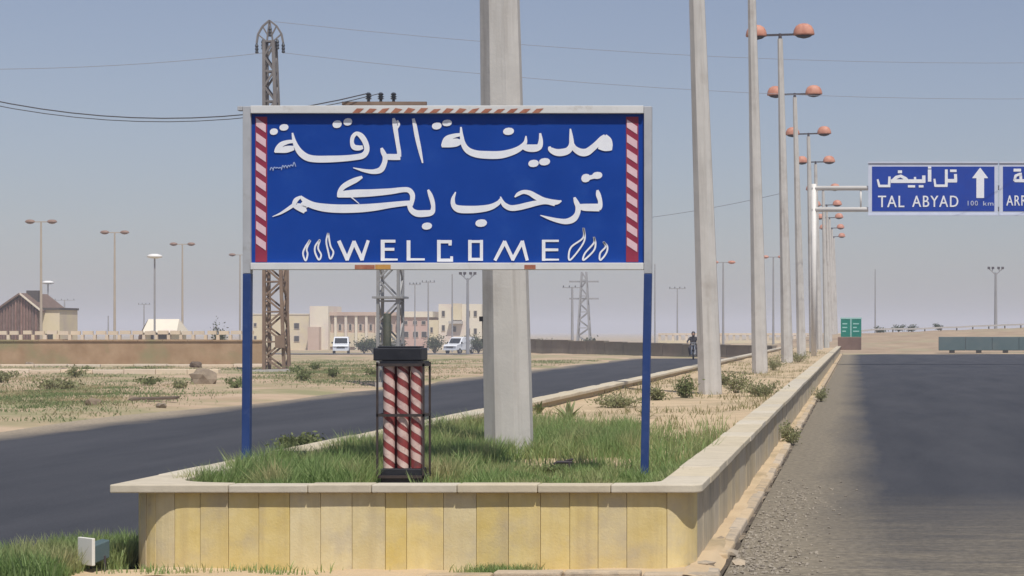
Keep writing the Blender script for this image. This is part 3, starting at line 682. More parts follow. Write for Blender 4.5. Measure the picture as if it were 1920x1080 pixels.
def text_part(txt, px, py_base, cap_px, f, scale_m, y, parent, m, width_px=None):
    cu = bpy.data.curves.new('t', 'FONT'); cu.body = txt; cu.size = 1.0; cu.resolution_u = 3; cu.space_character = 1.15
    to = bpy.data.objects.new('t', cu); C.objects.link(to); bpy.context.view_layer.update()
    me = bpy.data.meshes.new_from_object(to.evaluated_get(bpy.context.evaluated_depsgraph_get())); bpy.data.objects.remove(to)
    co = np.array([v.co[:] for v in me.vertices]); lo = co.min(0); hi = co.max(0); hgt = hi[1]-lo[1]; wid = hi[0]-lo[0]
    kz = cap_px/hgt; kx = (width_px/wid) if width_px else kz
    for v in me.vertices:
        X, Z = f(px+(v.co.x-lo[0])*kx, py_base-(v.co.y-lo[1])*kz); v.co = (X, y, Z)
    me.materials.clear(); me.materials.append(M[m]); o = bpy.data.objects.new('lettering', me); C.objects.link(o); o.parent = parent; return o
for tx, x0, wd, by, cp in (('TAL', 1646, 49, 389, 21.5), ('ABYAD', 1710, 86, 388.5, 21), ('ARR', 1886, 38, 386, 19)):
    for dd in (0.0, 0.5): text_part(tx, x0+dd, by, cp, gf, 1, -0.25-dd*.01, gan, 'sign_white', wd)
text_part('100', 1814, 386, 9, gf, 1, -0.25, gan, 'sign_grey', 19); text_part('km', 1843, 386, 8, gf, 1, -0.25, gan, 'sign_grey', 19)

# ------------------------------------------------------------------ green sign at the median's far end
YN = 148.0; NX = PX(1595, YN)
gs = thing('green_sign', 'green two-panel sign on a dark brown plinth at the far end of the median', 'sign', (NX, YN, 0.43))
def nf(px, py): return (PX(px, YN)-NX, PZ(py, YN)-0.43)
def nbox(x0, x1, y0, y1, d0, d1):
    a, t = nf(x0, y0); b_, u = nf(x1, y1); return MB().box(a, b_, d0, d1, u, t)
nbox(1571, 1615, 632, 656, -0.25, 0.25).build('plinth', M['plinth'], gs, bevel=0.02)
for x0, x1 in ((1576.5, 1594.5), (1596.5, 1615)):
    p = nbox(x0, x1, 598, 631.7, -0.05, 0.05).build('sign_panel', M['green_sign'], gs)
    for yy in (606, 613, 620): nbox(x0+3, x1-4-rnd.uniform(0,5), yy, yy+2.2, -0.062, -0.052).build('text_line', M['green_sign_mark'], p)
nbox(1594.7, 1596.3, 598, 631.7, -0.07, 0.07).build('mullion', M['green_sign_mark'], gs); nbox(1575.5, 1616, 595.5, 597.8, -0.07, 0.07).build('top_rail', M['green_sign_mark'], gs)

# ------------------------------------------------------------------ lattice masts
def lattice(root, H, w0, w1, n, m, m_low=None, zsplit=0, t=0.05):
    def hw(z): return 0.5*(w0+(w1-w0)*z/H)
    for sx in (-1, 1):
        for sy in (-1, 1):
            for za, zb, mm in (((-0.3, zsplit, m_low), (zsplit, H, m)) if m_low else ((-0.3, H, m),)):
                MB().beam((sx*hw(za), sy*hw(za), za), (sx*hw(zb), sy*hw(zb), zb), t*1.35).build('leg', M[mm], root)
    for k in range(n):
        za, zb = H*k/n, H*(k+1)/n; mm = m_low if (m_low and (za+zb)/2 < zsplit) else m
        for ax in range(2):
            for sd in (-1, 1):
                def pt(u, z): return (u*hw(z), sd*hw(z), z) if ax == 0 else (sd*hw(z), u*hw(z), z)
                s = 1 if (k+ax) % 2 else -1
                MB().beam(pt(-s, za), pt(s, zb), t*0.8).build('brace', M[mm], root)
                if k % 2: MB().beam(pt(-1, zb), pt(1, zb), t*0.7).build('strut', M[mm], root)
YP = 84.5; PXo = PX(519, YP)
py1 = thing('lattice_pylon', 'tall narrow lattice pylon with rusty foot and a crown of drooping arms', 'pylon', (PXo, YP, 0.0))
HPy = PZ(78, YP)
lattice(py1, HPy, 0.80, 0.36, 22, 'pylon_steel', 'pylon_rust', 4.4, 0.09)
mb = MB()
for s in (-1, 1):
    pts = [(0, HPy+0.85), (0.28, HPy+0.62), (0.47, HPy+0.30), (0.53, HPy-0.05)]
    for a, b_ in zip(pts[:-1], pts[1:]): mb.beam((s*a[0],0,a[1]), (s*b_[0],0,b_[1]), 0.07)
    mb.beam((s*0.12,0,HPy), (0,0,HPy+0.85), 0.06); mb.beam((s*0.12,0,HPy), (s*0.47,0,HPy+0.3), 0.05); mb.beam((s*.05,0,HPy+.2),(s*.28,0,HPy+.62),.05)
mb.build('crown_arms', M['pylon_steel'], py1)
for sx, z in ((-0.53,HPy-0.05),(0.53,HPy-0.05),(-0.28,HPy+0.1),(0.3,HPy+.1),(0.02,HPy+0.62)):
    MB().lathe([(0.03,-0.42),(0.075,-0.38),(0.05,-.3),(0.075,-.25),(0.05,-.17),(0.075,-.12),(0.03,0)], 8, (sx,0,z)).build('insulator', M['insulator'], py1)
MB().box(-0.85,0.85,-0.8,0.8,-0.2,0.10).build('footing', M['concrete_far'], py1)
MB().box(0.12,0.5,-0.62,-0.5,0.95,1.45).build('junction_box', M['pylon_rust'], py1)
py1.rotation_euler = (0, R(-1.2), 0)
tp = thing('steel_pole', 'thin brown steel pole close beside the rusty lattice pylon', 'pole', (PX(544, YP), YP-0.3, 0))
MB().tube([(0,0,-.2),(0,0,4.1)], [.045,.035], 8).build('shaft', M['pylon_rust'], tp); MB().box(-.1,.1,-.1,.1,-.1,.12).build('footing', M['concrete_far'], tp)

YT = 62.0; TX = PX(732, YT)
tm = thing('transformer_mast', 'grey lattice power mast with a crossarm and three dark insulators above the billboard', 'mast', (TX, YT, 0.0))
lattice(tm, PZ(205, YT), 0.60, 0.58, 13, 'galvanized', None, 0, 0.06)
zc = PZ(194, YT)
MB().beam((PX(642,YT)-TX,0,zc), (PX(800,YT)-TX,0,zc), 0.12, 0.10).build('crossarm', M['pylon_rust'], tm)
for px in (691, 714, 738):
    MB().lathe([(0.05,0),(0.04,0.06),(0.10,0.09),(0.05,0.12),(0.10,0.15),(0.05,0.18),(0.09,0.22),(0.04,0.27)], 10, (PX(px,YT)-TX,0,zc+0.05)).build('insulator', M['insulator'], tm)
MB().tube([(0.0,-0.42,-0.2),(0.0,-0.42,PZ(588,YT))], [0.13,0.115], 10).build('cable_riser', M['cable_green'], tm, smooth=True)
MB().box(-0.45,0.45,-0.42,0.42,PZ(560,YT),PZ(556,YT)).build('platform', M['galvanized'], tm)
MB().box(-0.36,0.36,-0.36,0.36,-0.2,0.12).build('footing', M['concrete_far'], tm)

# ------------------------------------------------------------------ steel street lamps beyond the brown wall
def street_lamp(px, ytop, H, label, group, dome='lamp_brown', post='lamp_post_steel', zg=None, arm=0.62, r=0.11):
    Y = (H-CH)*F/(VY-ytop); X = PX(px, Y); z0 = float(ground_z(np.array([X]), np.array([Y]))[0]) if zg is None else zg
    t = thing('street_lamp', label, 'street lamp', (X, Y, z0), 0, group); h = H-z0
    MB().tube([(0,0,-0.3),(0,0,h)], [r*1.15, r*0.6], 8).build('shaft', M[post], t)
    lamp_head(t, h, arm, arm, dome, dome, post, 0.80, 0.22)
    return t
for px, yt, lb in ((77, 416, 'brown twin-arm street lamp rising just beside the ribbed brown gable house'), (215, 436, 'brown twin-arm street lamp midway between the gable house and the white-roofed kiosk'),
                   (342, 458, 'brown twin-arm street lamp just past the white-roofed kiosk'), (450, 478, 'brown twin-arm street lamp partly hidden by the billboard\'s left post')):
    street_lamp(px, yt, 10.0, lb, 'street lamps beyond the brown wall')
street_lamp(1356, 492, 8.5, 'far twin-arm street lamp with reddish heads beyond the grey wall', 'street lamps beyond the grey wall', 'lamp_red', 'steel_far')
street_lamp(1450, 482, 9.5, 'far reddish street lamp standing among the concrete poles', 'street lamps beyond the grey wall', 'lamp_red', 'steel_far')
def disc_lamp(px, ytop, H, label):
    Y = (H-CH)*F/(VY-ytop); X = PX(px, Y); z0 = float(ground_z(np.array([X]), np.array([Y]))[0])
    t = thing('disc_lamp', label, 'street lamp', (X, Y, z0), 0, 'white disc lamps'); h = H-z0
    MB().tube([(0,0,-0.3),(0,0,h)], [0.10, 0.07], 8).build('shaft', M['steel_far'], t)
    MB().lathe([(0.25,-0.12),(0.62,-0.02),(0.66,0.08),(0.5,0.2),(0.2,0.27)], 16, (0,0,h)).build('lamp_disc', M['white_far'], t, smooth=True)
disc_lamp(290, 482, 8.0, 'street lamp with white disc head standing over the white-roofed kiosk'); disc_lamp(90, 531, 7.0, 'small white disc lamp behind the cream wing of the gable house')
def flood_mast(px, ytop, ybase, H, label, m='steel_far'):
    Y = (H-CH)*F/(VY-ytop); X = PX(px, Y); z0 = min(PZ(ybase, Y), 2.0)
    t = thing('floodlight_mast', label, 'mast', (X, Y, z0), 0, 'far floodlight masts'); h = H-z0
    MB().tube([(0,0,-0.5),(0,0,h-0.6)], [0.22, 0.14], 8).build('shaft', M[m], t)
    mb = MB()
    for s in (-1, 1): mb.beam((0,0,h-0.9), (s*0.85,0,h-0.1), 0.12); mb.beam((s*0.45,0,h-0.5),(s*0.35,0,h),0.09)
    mb.build('fork_arms', M[m], t)
    for s in (-0.85,-0.35,0.35,0.85): MB().box(s-0.16,s+0.16,-0.15,0.1,h-0.18,h+0.12).build('floodlight', M['lamp_dark'], t)
flood_mast(1867, 502, 628, 9.5, 'dark floodlight mast on the dirt bank behind the teal barrier'); flood_mast(877, 512, 668, 8.5, 'floodlight mast in front of the white block, beside the concrete pole')
def thin_pole(px, ytop, Y, label, zb=-1.2, arms=(), r=0.09, m='steel_far'):
    X = PX(px, Y); h = PZ(ytop, Y)-zb
    t = thing('utility_pole', label, 'pole', (X, Y, zb), 0, 'far utility poles')
    MB().tube([(0,0,-0.3),(0,0,h)], [r*1.3, r*0.8], 8).build('shaft', M[m], t)
    for dz, w in arms:
        MB().beam((-w/2,0,h-dz), (w/2,0,h-dz), 0.11).build('crossarm', M[m], t)
        for s in (-.9, -.3, .3, .9): MB().lathe([(.04,0),(.08,.1),(.05,.25)], 6, (s*w/2,0,h-dz+.05)).build('insulator', M['insulator'], t)
thin_pole(778, 531, 300, 'slim utility pole standing over the pink building', -1.2, [(0.2,1.6)])
thin_pole(803, 527, 320, 'slim utility pole where the pink building meets the white block', -1.2, [(0.2,2.0)], .12)
thin_pole(848, 514, 290, 'bare slim pole in front of the white block', -1.2, [], .10)
thin_pole(1073, 538, 280, 'dark utility pole with a bent crossarm beside the far lattice tower', -0.8, [(0.1,2.6)], .16)
thin_pole(1228, 495, 240, 'thin bare pole just right of the billboard\'s blue post', -0.3, [], .07)
thin_pole(1270, 540, 330, 'far T-shaped utility pole between the billboard and the second concrete pole', -0.3, [(0.1,2.6)], .10)
thin_pole(1641, 505, 210, 'thin bare pole on the dirt bank beside the green sign', 1.5, [], .055)
thin_pole(121, 562, 430, 'far utility pole beyond the cream wing', -1.2, [(0.1,4.2)], .18)
thin_pole(203, 592, 350, 'short far utility pole behind the brown wall', -1.2, [], .12); thin_pole(270, 570, 420, 'far utility pole behind the white-roofed kiosk', -1.2, [(0.1,2.4)], .14)
YQ = 330; lt = thing('lattice_tower', 'far hazy lattice transmission tower with two crossarms seen under the billboard', 'pylon', (PX(1095, YQ), YQ, -0.3))
lattice(lt, PZ(510, YQ)+0.3, 2.0, 0.7, 9, 'steel_far', None, 0, 0.16)
for yy, w in ((528, 4.6), (560, 4.6)): MB().beam((-w/2,0,PZ(yy,YQ)+.3), (w/2,0,PZ(yy,YQ)+.3), 0.25).build('crossarm', M['steel_far'], lt)

# ------------------------------------------------------------------ overhead wires
def wire(name, a, b_, sag, r, label, m='wire'):
    a = Vector(a); b_ = Vector(b_); pts = []
    for k in range(25):
        t = k/24; p = a.lerp(b_, t); p.z -= sag*4*t*(1-t); pts.append(p-a)
    o = MB().tube(pts, r, 5).build(name, M[m], None, loc=a); tag(o, label, 'wire', 'overhead wires')
def P3(px, py, Y): return (PX(px, Y), Y, PZ(py, Y))
ztop = zc+0.3
wire('overhead_wire', P3(-700, -93, 58), (PX(691,YT), YT, ztop), 2.26, 0.018, 'dark overhead wire sagging from the left to the mast insulators')
wire('overhead_wire', P3(-700, -80, 59), (PX(714,YT), YT, ztop), 2.34, 0.013, 'lower dark overhead wire sagging beside another to the mast insulators')
wire('overhead_wire', P3(-900, 60, 80), (PXo-0.53, YP, HPy-0.45), 1.0, 0.012, 'pale thin overhead wire leading left from the tall lattice pylon', 'wire_pale')
wire('overhead_wire', (PXo+0.30, YP, HPy-0.45), P3(3300, 60, 110), 2.6, 0.011, 'pale thin overhead wire leading right from the tall lattice pylon', 'wire_pale')
wire('overhead_wire', (PXo-0.1, YP, HPy+0.8), P3(3300, 0, 110), 2.4, 0.011, 'pale upper overhead wire leading right from the pylon crown', 'wire_pale')
wire('overhead_wire', P3(1000, 425, 130), P3(1475, 360, 120), 0.4, 0.016, 'short slack wire crossing behind the second concrete pole', 'wire_pale')

# ------------------------------------------------------------------ brown wall, balustrade and kerb on the left
YW = 100.0
bw = thing('brown_wall', 'long low brown earth-rendered retaining wall across the waste ground', 'wall', (-34, YW, 0))
MB().box(PX(-160,YW)+34, PX(492,YW)+34, 0, 0.5, -0.3, PZ(640,YW)).build('wall_body', M['bank_brick'], bw)
for k in range(14):
    a = PX(-160+k*46.6,YW)+34; MB().box(a, a+1.16, -0.06, 0.56, PZ(640,YW)+.002, PZ(640,YW)+0.08+rnd.uniform(-.02,.02)).build('cap_stone', M['bank_brick'], bw)
bl = thing('balustrade', 'cream concrete post-and-block balustrade standing on the brown wall', 'fence', (-34, YW+0.25, PZ(640,YW)+0.07))
pm = MB().box(-0.07,0.07,-0.07,0.07,0.0,0.24).mesh('post', M['fence_cream']); rm = MB().box(-0.23,0.23,-0.07,0.07,0.242,0.42).mesh('rail_block', M['fence_cream'])
x = PX(-150, YW)+34
while x < PX(462, YW)+34:
    piece('post', pm, bl, (x, 0, 0)); piece('rail_block', rm, bl, (x+0.29+rnd.uniform(-.03,.03), 0, rnd.uniform(-.015,.03)), scale=(rnd.uniform(.8,1.12),1,1)); x += 0.585
YK = 79.0
fk = thing('far_kerb_line', 'thin pale concrete kerb running across the waste ground before the brown wall', 'kerb', (-32, YK, 0.0))
x = PX(-120, YK)+32
while x < PX(366, YK)+32:
    MB().box(x, x+1.16, -0.15, 0.15, -0.1, 0.20+rnd.uniform(-.02,.01)).build('kerb_stone', M['fence_cream'], fk, bevel=0.02); x += 1.18
fk2 = thing('far_kerb_line', 'thin pale kerb at the foot of the brown wall', 'kerb', (-32, 95.5, 0.0))
x = PX(-120, 95.5)+32
while x < PX(480, 95.5)+32:
    MB().box(x, x+1.46, -0.15, 0.15, -0.1, 0.13+rnd.uniform(-.03,.02)).build('kerb_stone', M['fence_cream'], fk2, bevel=0.02); x += 1.5

# ------------------------------------------------------------------ houses on the left
def house_part(root, name, m, x0, x1, y0, y1, z0, z1, bevel=0.0): return MB().box(x0, x1, y0, y1, z0, z1).build(name, M[m], root, bevel=bevel)
YH = 190.0; hx = PX(38, YH); hz0 = float(ground_z(np.array([hx]), np.array([YH]))[0])
gh = thing('gable_house', 'dark brown ribbed gable house with chimney and a cream side wing', 'house', (hx, YH, hz0))
def hf(px, py): return (PX(px, YH)-hx, PZ(py, YH)-hz0)
e0, ez = hf(-8, 584); e1, ez1 = hf(78, 580); ax_, az = hf(38, 553)
MB().prism([(e0+.15,0,0),(e1-.35,0,0),(e1-.35,0,ez),(ax_,0,az-.12),(e0+.15,0,ez)], (0, 6, 0)).build('wall', M['brown_roof'], gh)
x = e0+0.2
while x < e1-0.5:
    zt2 = (ez + (az-ez)*min(1, max(0, (x-e0)/(ax_-e0) if x < ax_ else (e1-x)/(e1-ax_))))-0.15
    MB().box(x, x+0.13, -0.10, -0.002, 0.0, zt2).build('slat', M['slat_brown'], gh); x += 0.26
rf = MB().prism([(e0-.1,-0.35,ez-.1),(ax_,-0.35,az),(ax_,-0.35,az+0.18),(e0-.1,-0.35,ez+0.08)], (0, 6.7, 0)).build('roof', M['brown_roof'], gh)
MB().prism([(ax_+.002,-0.35,az),(e1+.1,-0.35,ez-.1),(e1+.1,-0.35,ez+0.08),(ax_+.002,-0.35,az+0.18)], (0, 6.7, 0)).build('roof', M['brown_roof'], gh)
MB().prism([(ax_+.1,-0.40,az+.02),(e1+.1,-0.40,ez-.04),(e1+.1,-0.40,ez+0.16),(ax_+.1,-0.40,az+0.22)], (0, 0.046, 0)).build('fascia', M['cream_white'], gh)
c0, cz0 = hf(37, 556); c1, cz1 = hf(59, 544)
MB().box(c0, c1, 1.5, 2.4, cz0-0.5, cz1).build('chimney', M['chimney'], rf)
w0_, wz = hf(64, 581); w1_, _ = hf(107, 581)
wg = house_part(gh, 'wing', 'cream', e1-.34, w1_, 0.6, 5, 0, wz); MB().box(e1-.33, w1_+0.1, 0.45, 5.1, wz+.002, wz+0.2).build('wing_roof', M['chimney'], wg)
MB().box(w1_-1.3, w1_-0.6, 0.56, 0.598, 1.0, 1.9).build('window', M['far_window'], wg)
kx = PX(298, 185.0); kz0 = float(ground_z(np.array([kx]), np.array([185.0]))[0])
kh = thing('roof_kiosk', 'small kiosk with sloping white roof and brown gable end', 'kiosk', (kx, 185, kz0))
def kf(px, py): return (PX(px, 185)-kx, PZ(py, 185)-kz0)
a0, za_ = kf(258, 628); a1, zb_ = kf(332, 622); r0, rz_ = kf(267, 598); r1, _ = kf(325, 598)
MB().box(a0+.5, a1-.15, 0.2, 3.0, 0, zb_-0.05).build('wall', M['cream'], kh)
MB().add([(a0+.45,-0.1,zb_),(a1,-0.1,zb_),(r1,1.6,rz_),(r0,1.6,rz_),(a0+.45,3.3,zb_),(a1,3.3,zb_),(a0+.45,-0.1,zb_-.1),(a1,-0.1,zb_-.1),(a0+.45,3.3,zb_-.1),(a1,3.3,zb_-.1)],
         [(0,1,2,3),(3,2,5,4),(1,5,2),(0,1,7,6),(4,5,9,8),(1,5,9,7),(6,7,9,8)]).build('roof', M['cream_white'], kh)
MB().prism([(a0,0.2,0),(a0+.45,0.2,0),(a0+.45,0.2,zb_),(r0-.05,1.5,rz_-.1),(a0,.2,zb_-.4)], (0.01, 1.5, 0)).build('gable_end', M['brown_roof'], kh)
MB().box(a0+1.1, a1-.6, 0.15, 0.198, zb_-.75, zb_-.12).build('opening', M['far_window'], kh)

# ------------------------------------------------------------------ buildings seen under the billboard
YD = 330.0
def bld(name, px, label, cat='building', Y=YD, zb=-1.25):
    X = PX(px, Y); t = thing(name, label, cat, (X, Y, zb), 0, 'buildings seen under the billboard'); return t, (lambda a, b_: (PX(a, Y)-X, PZ(b_, Y)-zb))
def bpart(t, f, name, m, x0, x1, y0, y1, d0, d1, parent=None):
    a, zt2 = f(x0, y0); b_, zb2 = f(x1, y1); return MB().box(a, b_, d0, d1, max(zb2, -0.3), zt2).build(name, M[m], parent or t)
def win(t, f, x0, x1, y0, y1, d, m='far_window'):
    w = bpart(t, f, 'window', 'far_frame', x0-0.8, x1+0.8, y0-0.8, y1+0.8, d-0.10, d-0.002)
    bpart(t, f, 'pane', m, x0, x1, y0, y1, d-0.12, d-0.102, w)
t, f = bld('cream_building', 550, 'plain cream two-storey building with two small square windows and roof block')
bpart(t, f, 'wall', 'cream', 474, 582, 590, 660, 0, 9); bpart(t, f, 'stair_block', 'cream_white', 582.1, 617, 574, 660, -0.5, 8); bpart(t, f, 'porch', 'pinkish', 583, 604, 613, 660, -2, -0.502)
for y0 in (606, 630): win(t, f, 552, 561, y0, y0+10, 0); win(t, f, 473.5+3, 481, y0, y0+6, 0); win(t, f, 502, 510, y0, y0+10, 0)
bpart(t, f, 'parapet', 'cream_white', 473, 582, 588, 589.9, -0.1, 9.1)
t, f = bld('pilaster_building', 660, 'long pinkish building with a row of pale pilasters and narrow dark windows')
bpart(t, f, 'wall', 'pinkish', 605.5, 740, 592, 660, 1.0, 9); bpart(t, f, 'cornice', 'pinkish', 604, 742, 585, 591.8, 0.3, 9.4)
for k in range(7):
    x = 606+k*19.3; bpart(t, f, 'pilaster', 'cream_white', x, x+4.5, 592, 660, 0.45, 0.998)
    win(t, f, x+7.5, x+11.5, 608, 619, 1.0)
    bpart(t, f, 'spandrel', 'cream', x+4.7, x+19.0, 624, 650, 0.7, 0.997)
t, f = bld('pink_building', 780, 'low reddish building with pale roof band beside the white block')
bpart(t, f, 'wall', 'pink_wall', 748, 804, 595, 660, 0, 8); bpart(t, f, 'roof_band', 'cream_white', 746, 812, 584, 594.8, -0.3, 8.3)
for x in (757, 775, 791): win(t, f, x, x+7, 602, 608, 0); win(t, f, x, x+9, 622, 632, 0)
bpart(t, f, 'side_wing', 'cream', 804.2, 822, 600, 660, -0.2, 7); win(t, f, 808, 812, 614, 623, -0.2)
t, f = bld('white_block', 862, 'tall white flat-roofed block with balcony beside the thick concrete pole')
bpart(t, f, 'wall', 'cream_white', 822.3, 903, 570, 660, 0, 10); bpart(t, f, 'stair_tower', 'cream', 848, 866, 569, 600, -0.35, -0.002); bpart(t, f, 'balcony', 'concrete_far', 843, 868, 602, 607, -1.0, -0.002)
for x, y0 in ((829, 583), (876, 583), (889, 583), (829, 610), (850, 612), (876, 616), (889, 616)): win(t, f, x, x+5, y0, y0+10, 0)
bpart(t, f, 'parapet', 'cream_white', 821.5, 904, 567.5, 569.9 if False else 569.8, -0.15, 10.1) if False else None

# ------------------------------------------------------------------ vehicles
def van(px, Y, zb, label, rz):
    t = thing('white_van', label, 'van', (PX(px, Y), Y, zb), rz)
    W = 0.92
    prof = [(-2.3,0.45),(-2.35,0.95),(-2.15,1.12),(-1.35,1.22),(-0.75,1.95),(-0.5,2.05),(2.2,2.05),(2.35,1.9),(2.4,0.45)]
    mb = MB(); n = len(prof)
    for x, k in ((-W, 1.0), (W, 1.0)):
        pass
    vs = []
    for s in (-1, 1):
        for y, z in prof: vs.append((s*(W - (0.10 if z > 1.3 else 0)), y, z))
    mb.add(vs, [tuple(range(n)), tuple(range(2*n-1, n-1, -1))]+[(k, (k+1) % n, n+(k+1) % n, n+k) for k in range(n)])
    mb.build('body', M['car_white'], t, bevel=0.05)
    mb = MB().add([(-0.74,-1.33,1.27),(0.74,-1.33,1.27),(0.70,-0.83,1.88),(-0.70,-0.83,1.88)], [(0,1,2,3)]); mb.v = [(a,b_-0.02,c+0.02) for a,b_,c in mb.v]; mb.build('windscreen', M['car_glass'], t)
    for s in (-1, 1):
        for y0, y1 in ((-0.7,0.2),(0.3,1.2),(1.3,2.1)): MB().box(s*0.825-0.006, s*0.825+0.006, y0, y1, 1.35, 1.85).build('side_window', M['car_glass'], t)
        MB().box(s*0.66-0.16, s*0.66+0.16, -2.37, -2.33, 0.78, 0.93).build('headlight', M['chrome'], t)
        MB().box(s*1.0-0.09, s*1.0+0.09, -1.25, -1.15, 1.25, 1.45).build('mirror', M['rubber'], t)
        for y in (-1.5, 1.5):
            w = MB(); w.tube([(s*0.72,y,0.34),(s*0.93,y,0.34)], 0.34, 16); w = w.build('wheel', M['rubber'], t); MB().tube([(s*0.932,y,0.34),(s*0.945,y,0.34)], 0.19, 12).build('rim', M['chrome'], w)
    MB().box(-0.48,0.48,-2.375,-2.34,0.72,0.92).build('grille', M['rubber'], t); MB().box(-0.9,0.9,-2.46,-2.38,0.42,0.62).build('bumper', M['car_white'], t)
    return t
van(640, 250, float(ground_z(np.array([PX(640,250)]), np.array([250.]))[0]), 'white van driving toward us in front of the pilaster building', R(12))
van(862, 262, float(ground_z(np.array([PX(862,262)]), np.array([262.]))[0]), 'white van parked in front of the tall white block', R(-20))

# motorcycle and rider on the left carriageway
YM = 121.0; MX = PX(1300, YM)
mc = thing('motorcycle', 'dark motorcycle ridden toward us on the left carriageway', 'motorcycle', (MX, YM, 0.004), R(4))
for y in (-0.62, 0.62):
    w = MB()
    for k in range(20):
        a0, a1 = 2*math.pi*k/20, 2*math.pi*(k+1)/20; w.tube([(0, y+0.25*math.cos(a0), 0.30+0.25*math.sin(a0)), (0, y+0.25*math.cos(a1), 0.30+0.25*math.sin(a1))], 0.05, 6)
    w = w.build('wheel', M['rubber'], mc); hb = MB().tube([(-.06,y,.3),(.06,y,.3)], 0.09, 10)
    for k in range(6): hb.beam((0,y,.3), (0,y+.24*math.cos(k*1.047),.3+.24*math.sin(k*1.047)), .015)
    hb.build('hub', M['chrome'], w)
MB().tube([(0,-0.3,0.72),(0,0.0,0.76),(0,0.25,0.70)], [0.09,0.15,0.1], 10).build('tank', M['cloth_dark'], mc, smooth=True)
MB().box(-0.13,0.13,0.2,0.78,0.66,0.74).build('seat', M['rubber'], mc, bevel=0.03)
MB().box(-0.17,0.17,-0.2,0.3,0.28,0.6).build('engine', M['steel_far'], mc, bevel=0.03)
for s in (-1, 1): MB().tube([(s*.08,-0.62,0.3),(s*.08,-0.42,0.92)], 0.03, 8).build('fork', M['chrome'], mc); MB().tube([(s*.2,.1,.25),(s*.2,.8,.35)], .045, 8).build('exhaust', M['chrome'], mc)
MB().tube([(-.36,-.32,.95),(-.2,-.4,.96),(.2,-.4,.96),(.36,-.32,.95)], .018, 6).build('handlebar', M['chrome'], mc)
MB().lathe([(0.02,-.06),(0.10,-.03),(0.11,0.06)], 12, (0,-0.5,0.86)).build('headlight', M['chrome'], mc); MB().box(-.08,.08,-.9,-.5,.57,.6).build('mudguard', M['cloth_dark'], mc)
def person(loc, rz, label):
    joints = {'pelvis':(0,.30,.80,.15),'belly':(0,.26,.98,.155),'chest':(0,.18,1.18,.17),'neck':(0,.13,1.34,.06),'head0':(0,.10,1.42,.085),'head1':(0,.09,1.54,.10),
              'shl':(-.19,.15,1.28,.07),'ell':(-.34,-.05,1.08,.05),'hal':(-.34,-.29,.97,.04),'shr':(.19,.15,1.28,.07),'elr':(.34,-.05,1.08,.05),'har':(.34,-.29,.97,.04),
              'hpl':(-.13,.26,.78,.10),'knl':(-.24,-.10,.70,.075),'anl':(-.2,.10,.34,.05),'tol':(-.2,-.10,.29,.045),'hpr':(.13,.26,.78,.10),'knr':(.24,-.10,.70,.075),'anr':(.2,.10,.34,.05),'tor':(.2,-.10,.29,.045)}
    ed = [('pelvis','belly'),('belly','chest'),('chest','neck'),('neck','head0'),('head0','head1'),('chest','shl'),('shl','ell'),('ell','hal'),('chest','shr'),('shr','elr'),('elr','har'),
          ('pelvis','hpl'),('hpl','knl'),('knl','anl'),('anl','tol'),('pelvis','hpr'),('hpr','knr'),('knr','anr'),('anr','tor')]
    ks = list(joints); me = bpy.data.meshes.new('person'); me.from_pydata([joints[k][:3] for k in ks], [(ks.index(a), ks.index(b_)) for a, b_ in ed], [])
    o = bpy.data.objects.new('person', me); C.objects.link(o); o.location = loc; o.rotation_euler = (0,0,rz)
    md = o.modifiers.new('skin', 'SKIN')
    for i, k in enumerate(ks): d = me.skin_vertices[0].data[i]; d.radius = (joints[k][3],)*2; d.use_root = (k == 'pelvis')
    su = o.modifiers.new('sub', 'SUBSURF'); su.levels = 1; su.render_levels = 2
    me.materials.append(M['cloth_dark']); tag(o, label, 'person')
    MB().lathe([(.07,1.40),(.105,1.47),(.115,1.54),(.09,1.62),(.03,1.66)], 12, (0,.10,0)).build('helmet', M['lamp_dark'], o, smooth=True)
    MB().lathe([(.03,1.40),(.07,1.44),(.075,1.50),(.05,1.54)], 10, (0,.035,0)).build('face', M['skin'], o, smooth=True)
    for s in (-1, 1):
        for k in range(4): MB().tube([(s*(.30+.022*k),-.28,.965),(s*(.30+.022*k),-.345,.975),(s*(.30+.022*k),-.355,.945)], .011, 5).build('finger', M['skin'], o)
    return o
person((MX, YM, -0.03), R(4), 'motorcyclist in dark clothes leaning over the handlebars on the left carriageway')

# ------------------------------------------------------------------ walls, dirt bank and barrier in the distance
wa, wb = Vector((-26.5, 160, 0)), Vector((-4.9, 128, 0)); wd = (wb-wa); wl = wd.length; wang = math.atan2(wd.y, wd.x)
gw = thing('grey_wall', 'low dark grey weathered wall at the far end of the left carriageway', 'wall', (wa.x, wa.y, -0.3), wang)
n = 14
for k in range(n):
    a = wl*k/n; h = 1.3-0.35*k/n+rnd.uniform(-.03,.03); MB().box(a+.02, a+wl/n-.02, -.15, .15, -.2, h).build('wall_panel', M['wall_grey'], gw, bevel=.02); MB().box(a, a+wl/n-.01, -.2, .2, h+.002, h+.08).build('cap_stone', M['wall_grey'], gw)
tag(grid_mesh('far_road', np.linspace(-95,-36,16), np.linspace(205,262,14), lambda x, y: ground_z(x, y)+0.03, mat('far_asphalt', (0.085,0.085,0.095), (0.11,0.108,0.115), 0.95, 0.3, world_space=True)), kind='structure')
yb = 300.0
fb = thing('far_balustrade', 'cream concrete balustrade of the raised crossing beyond the grey wall', 'fence', (-18, yb, 0.1))
MB().box(-10,16,-0.1,3.0,-1.5,0.25).build('base_wall', M['cream'], fb)
for k in range(27): MB().box(-10+k*0.96,-9.66+k*0.96,0,0.3,0.252,1.0).build('post', M['fence_cream'], fb)
for k in range(13): MB().box(-10+k*2,-8.02+k*2,-0.05,0.35,1.002,1.3).build('top_rail', M['fence_cream'], fb)
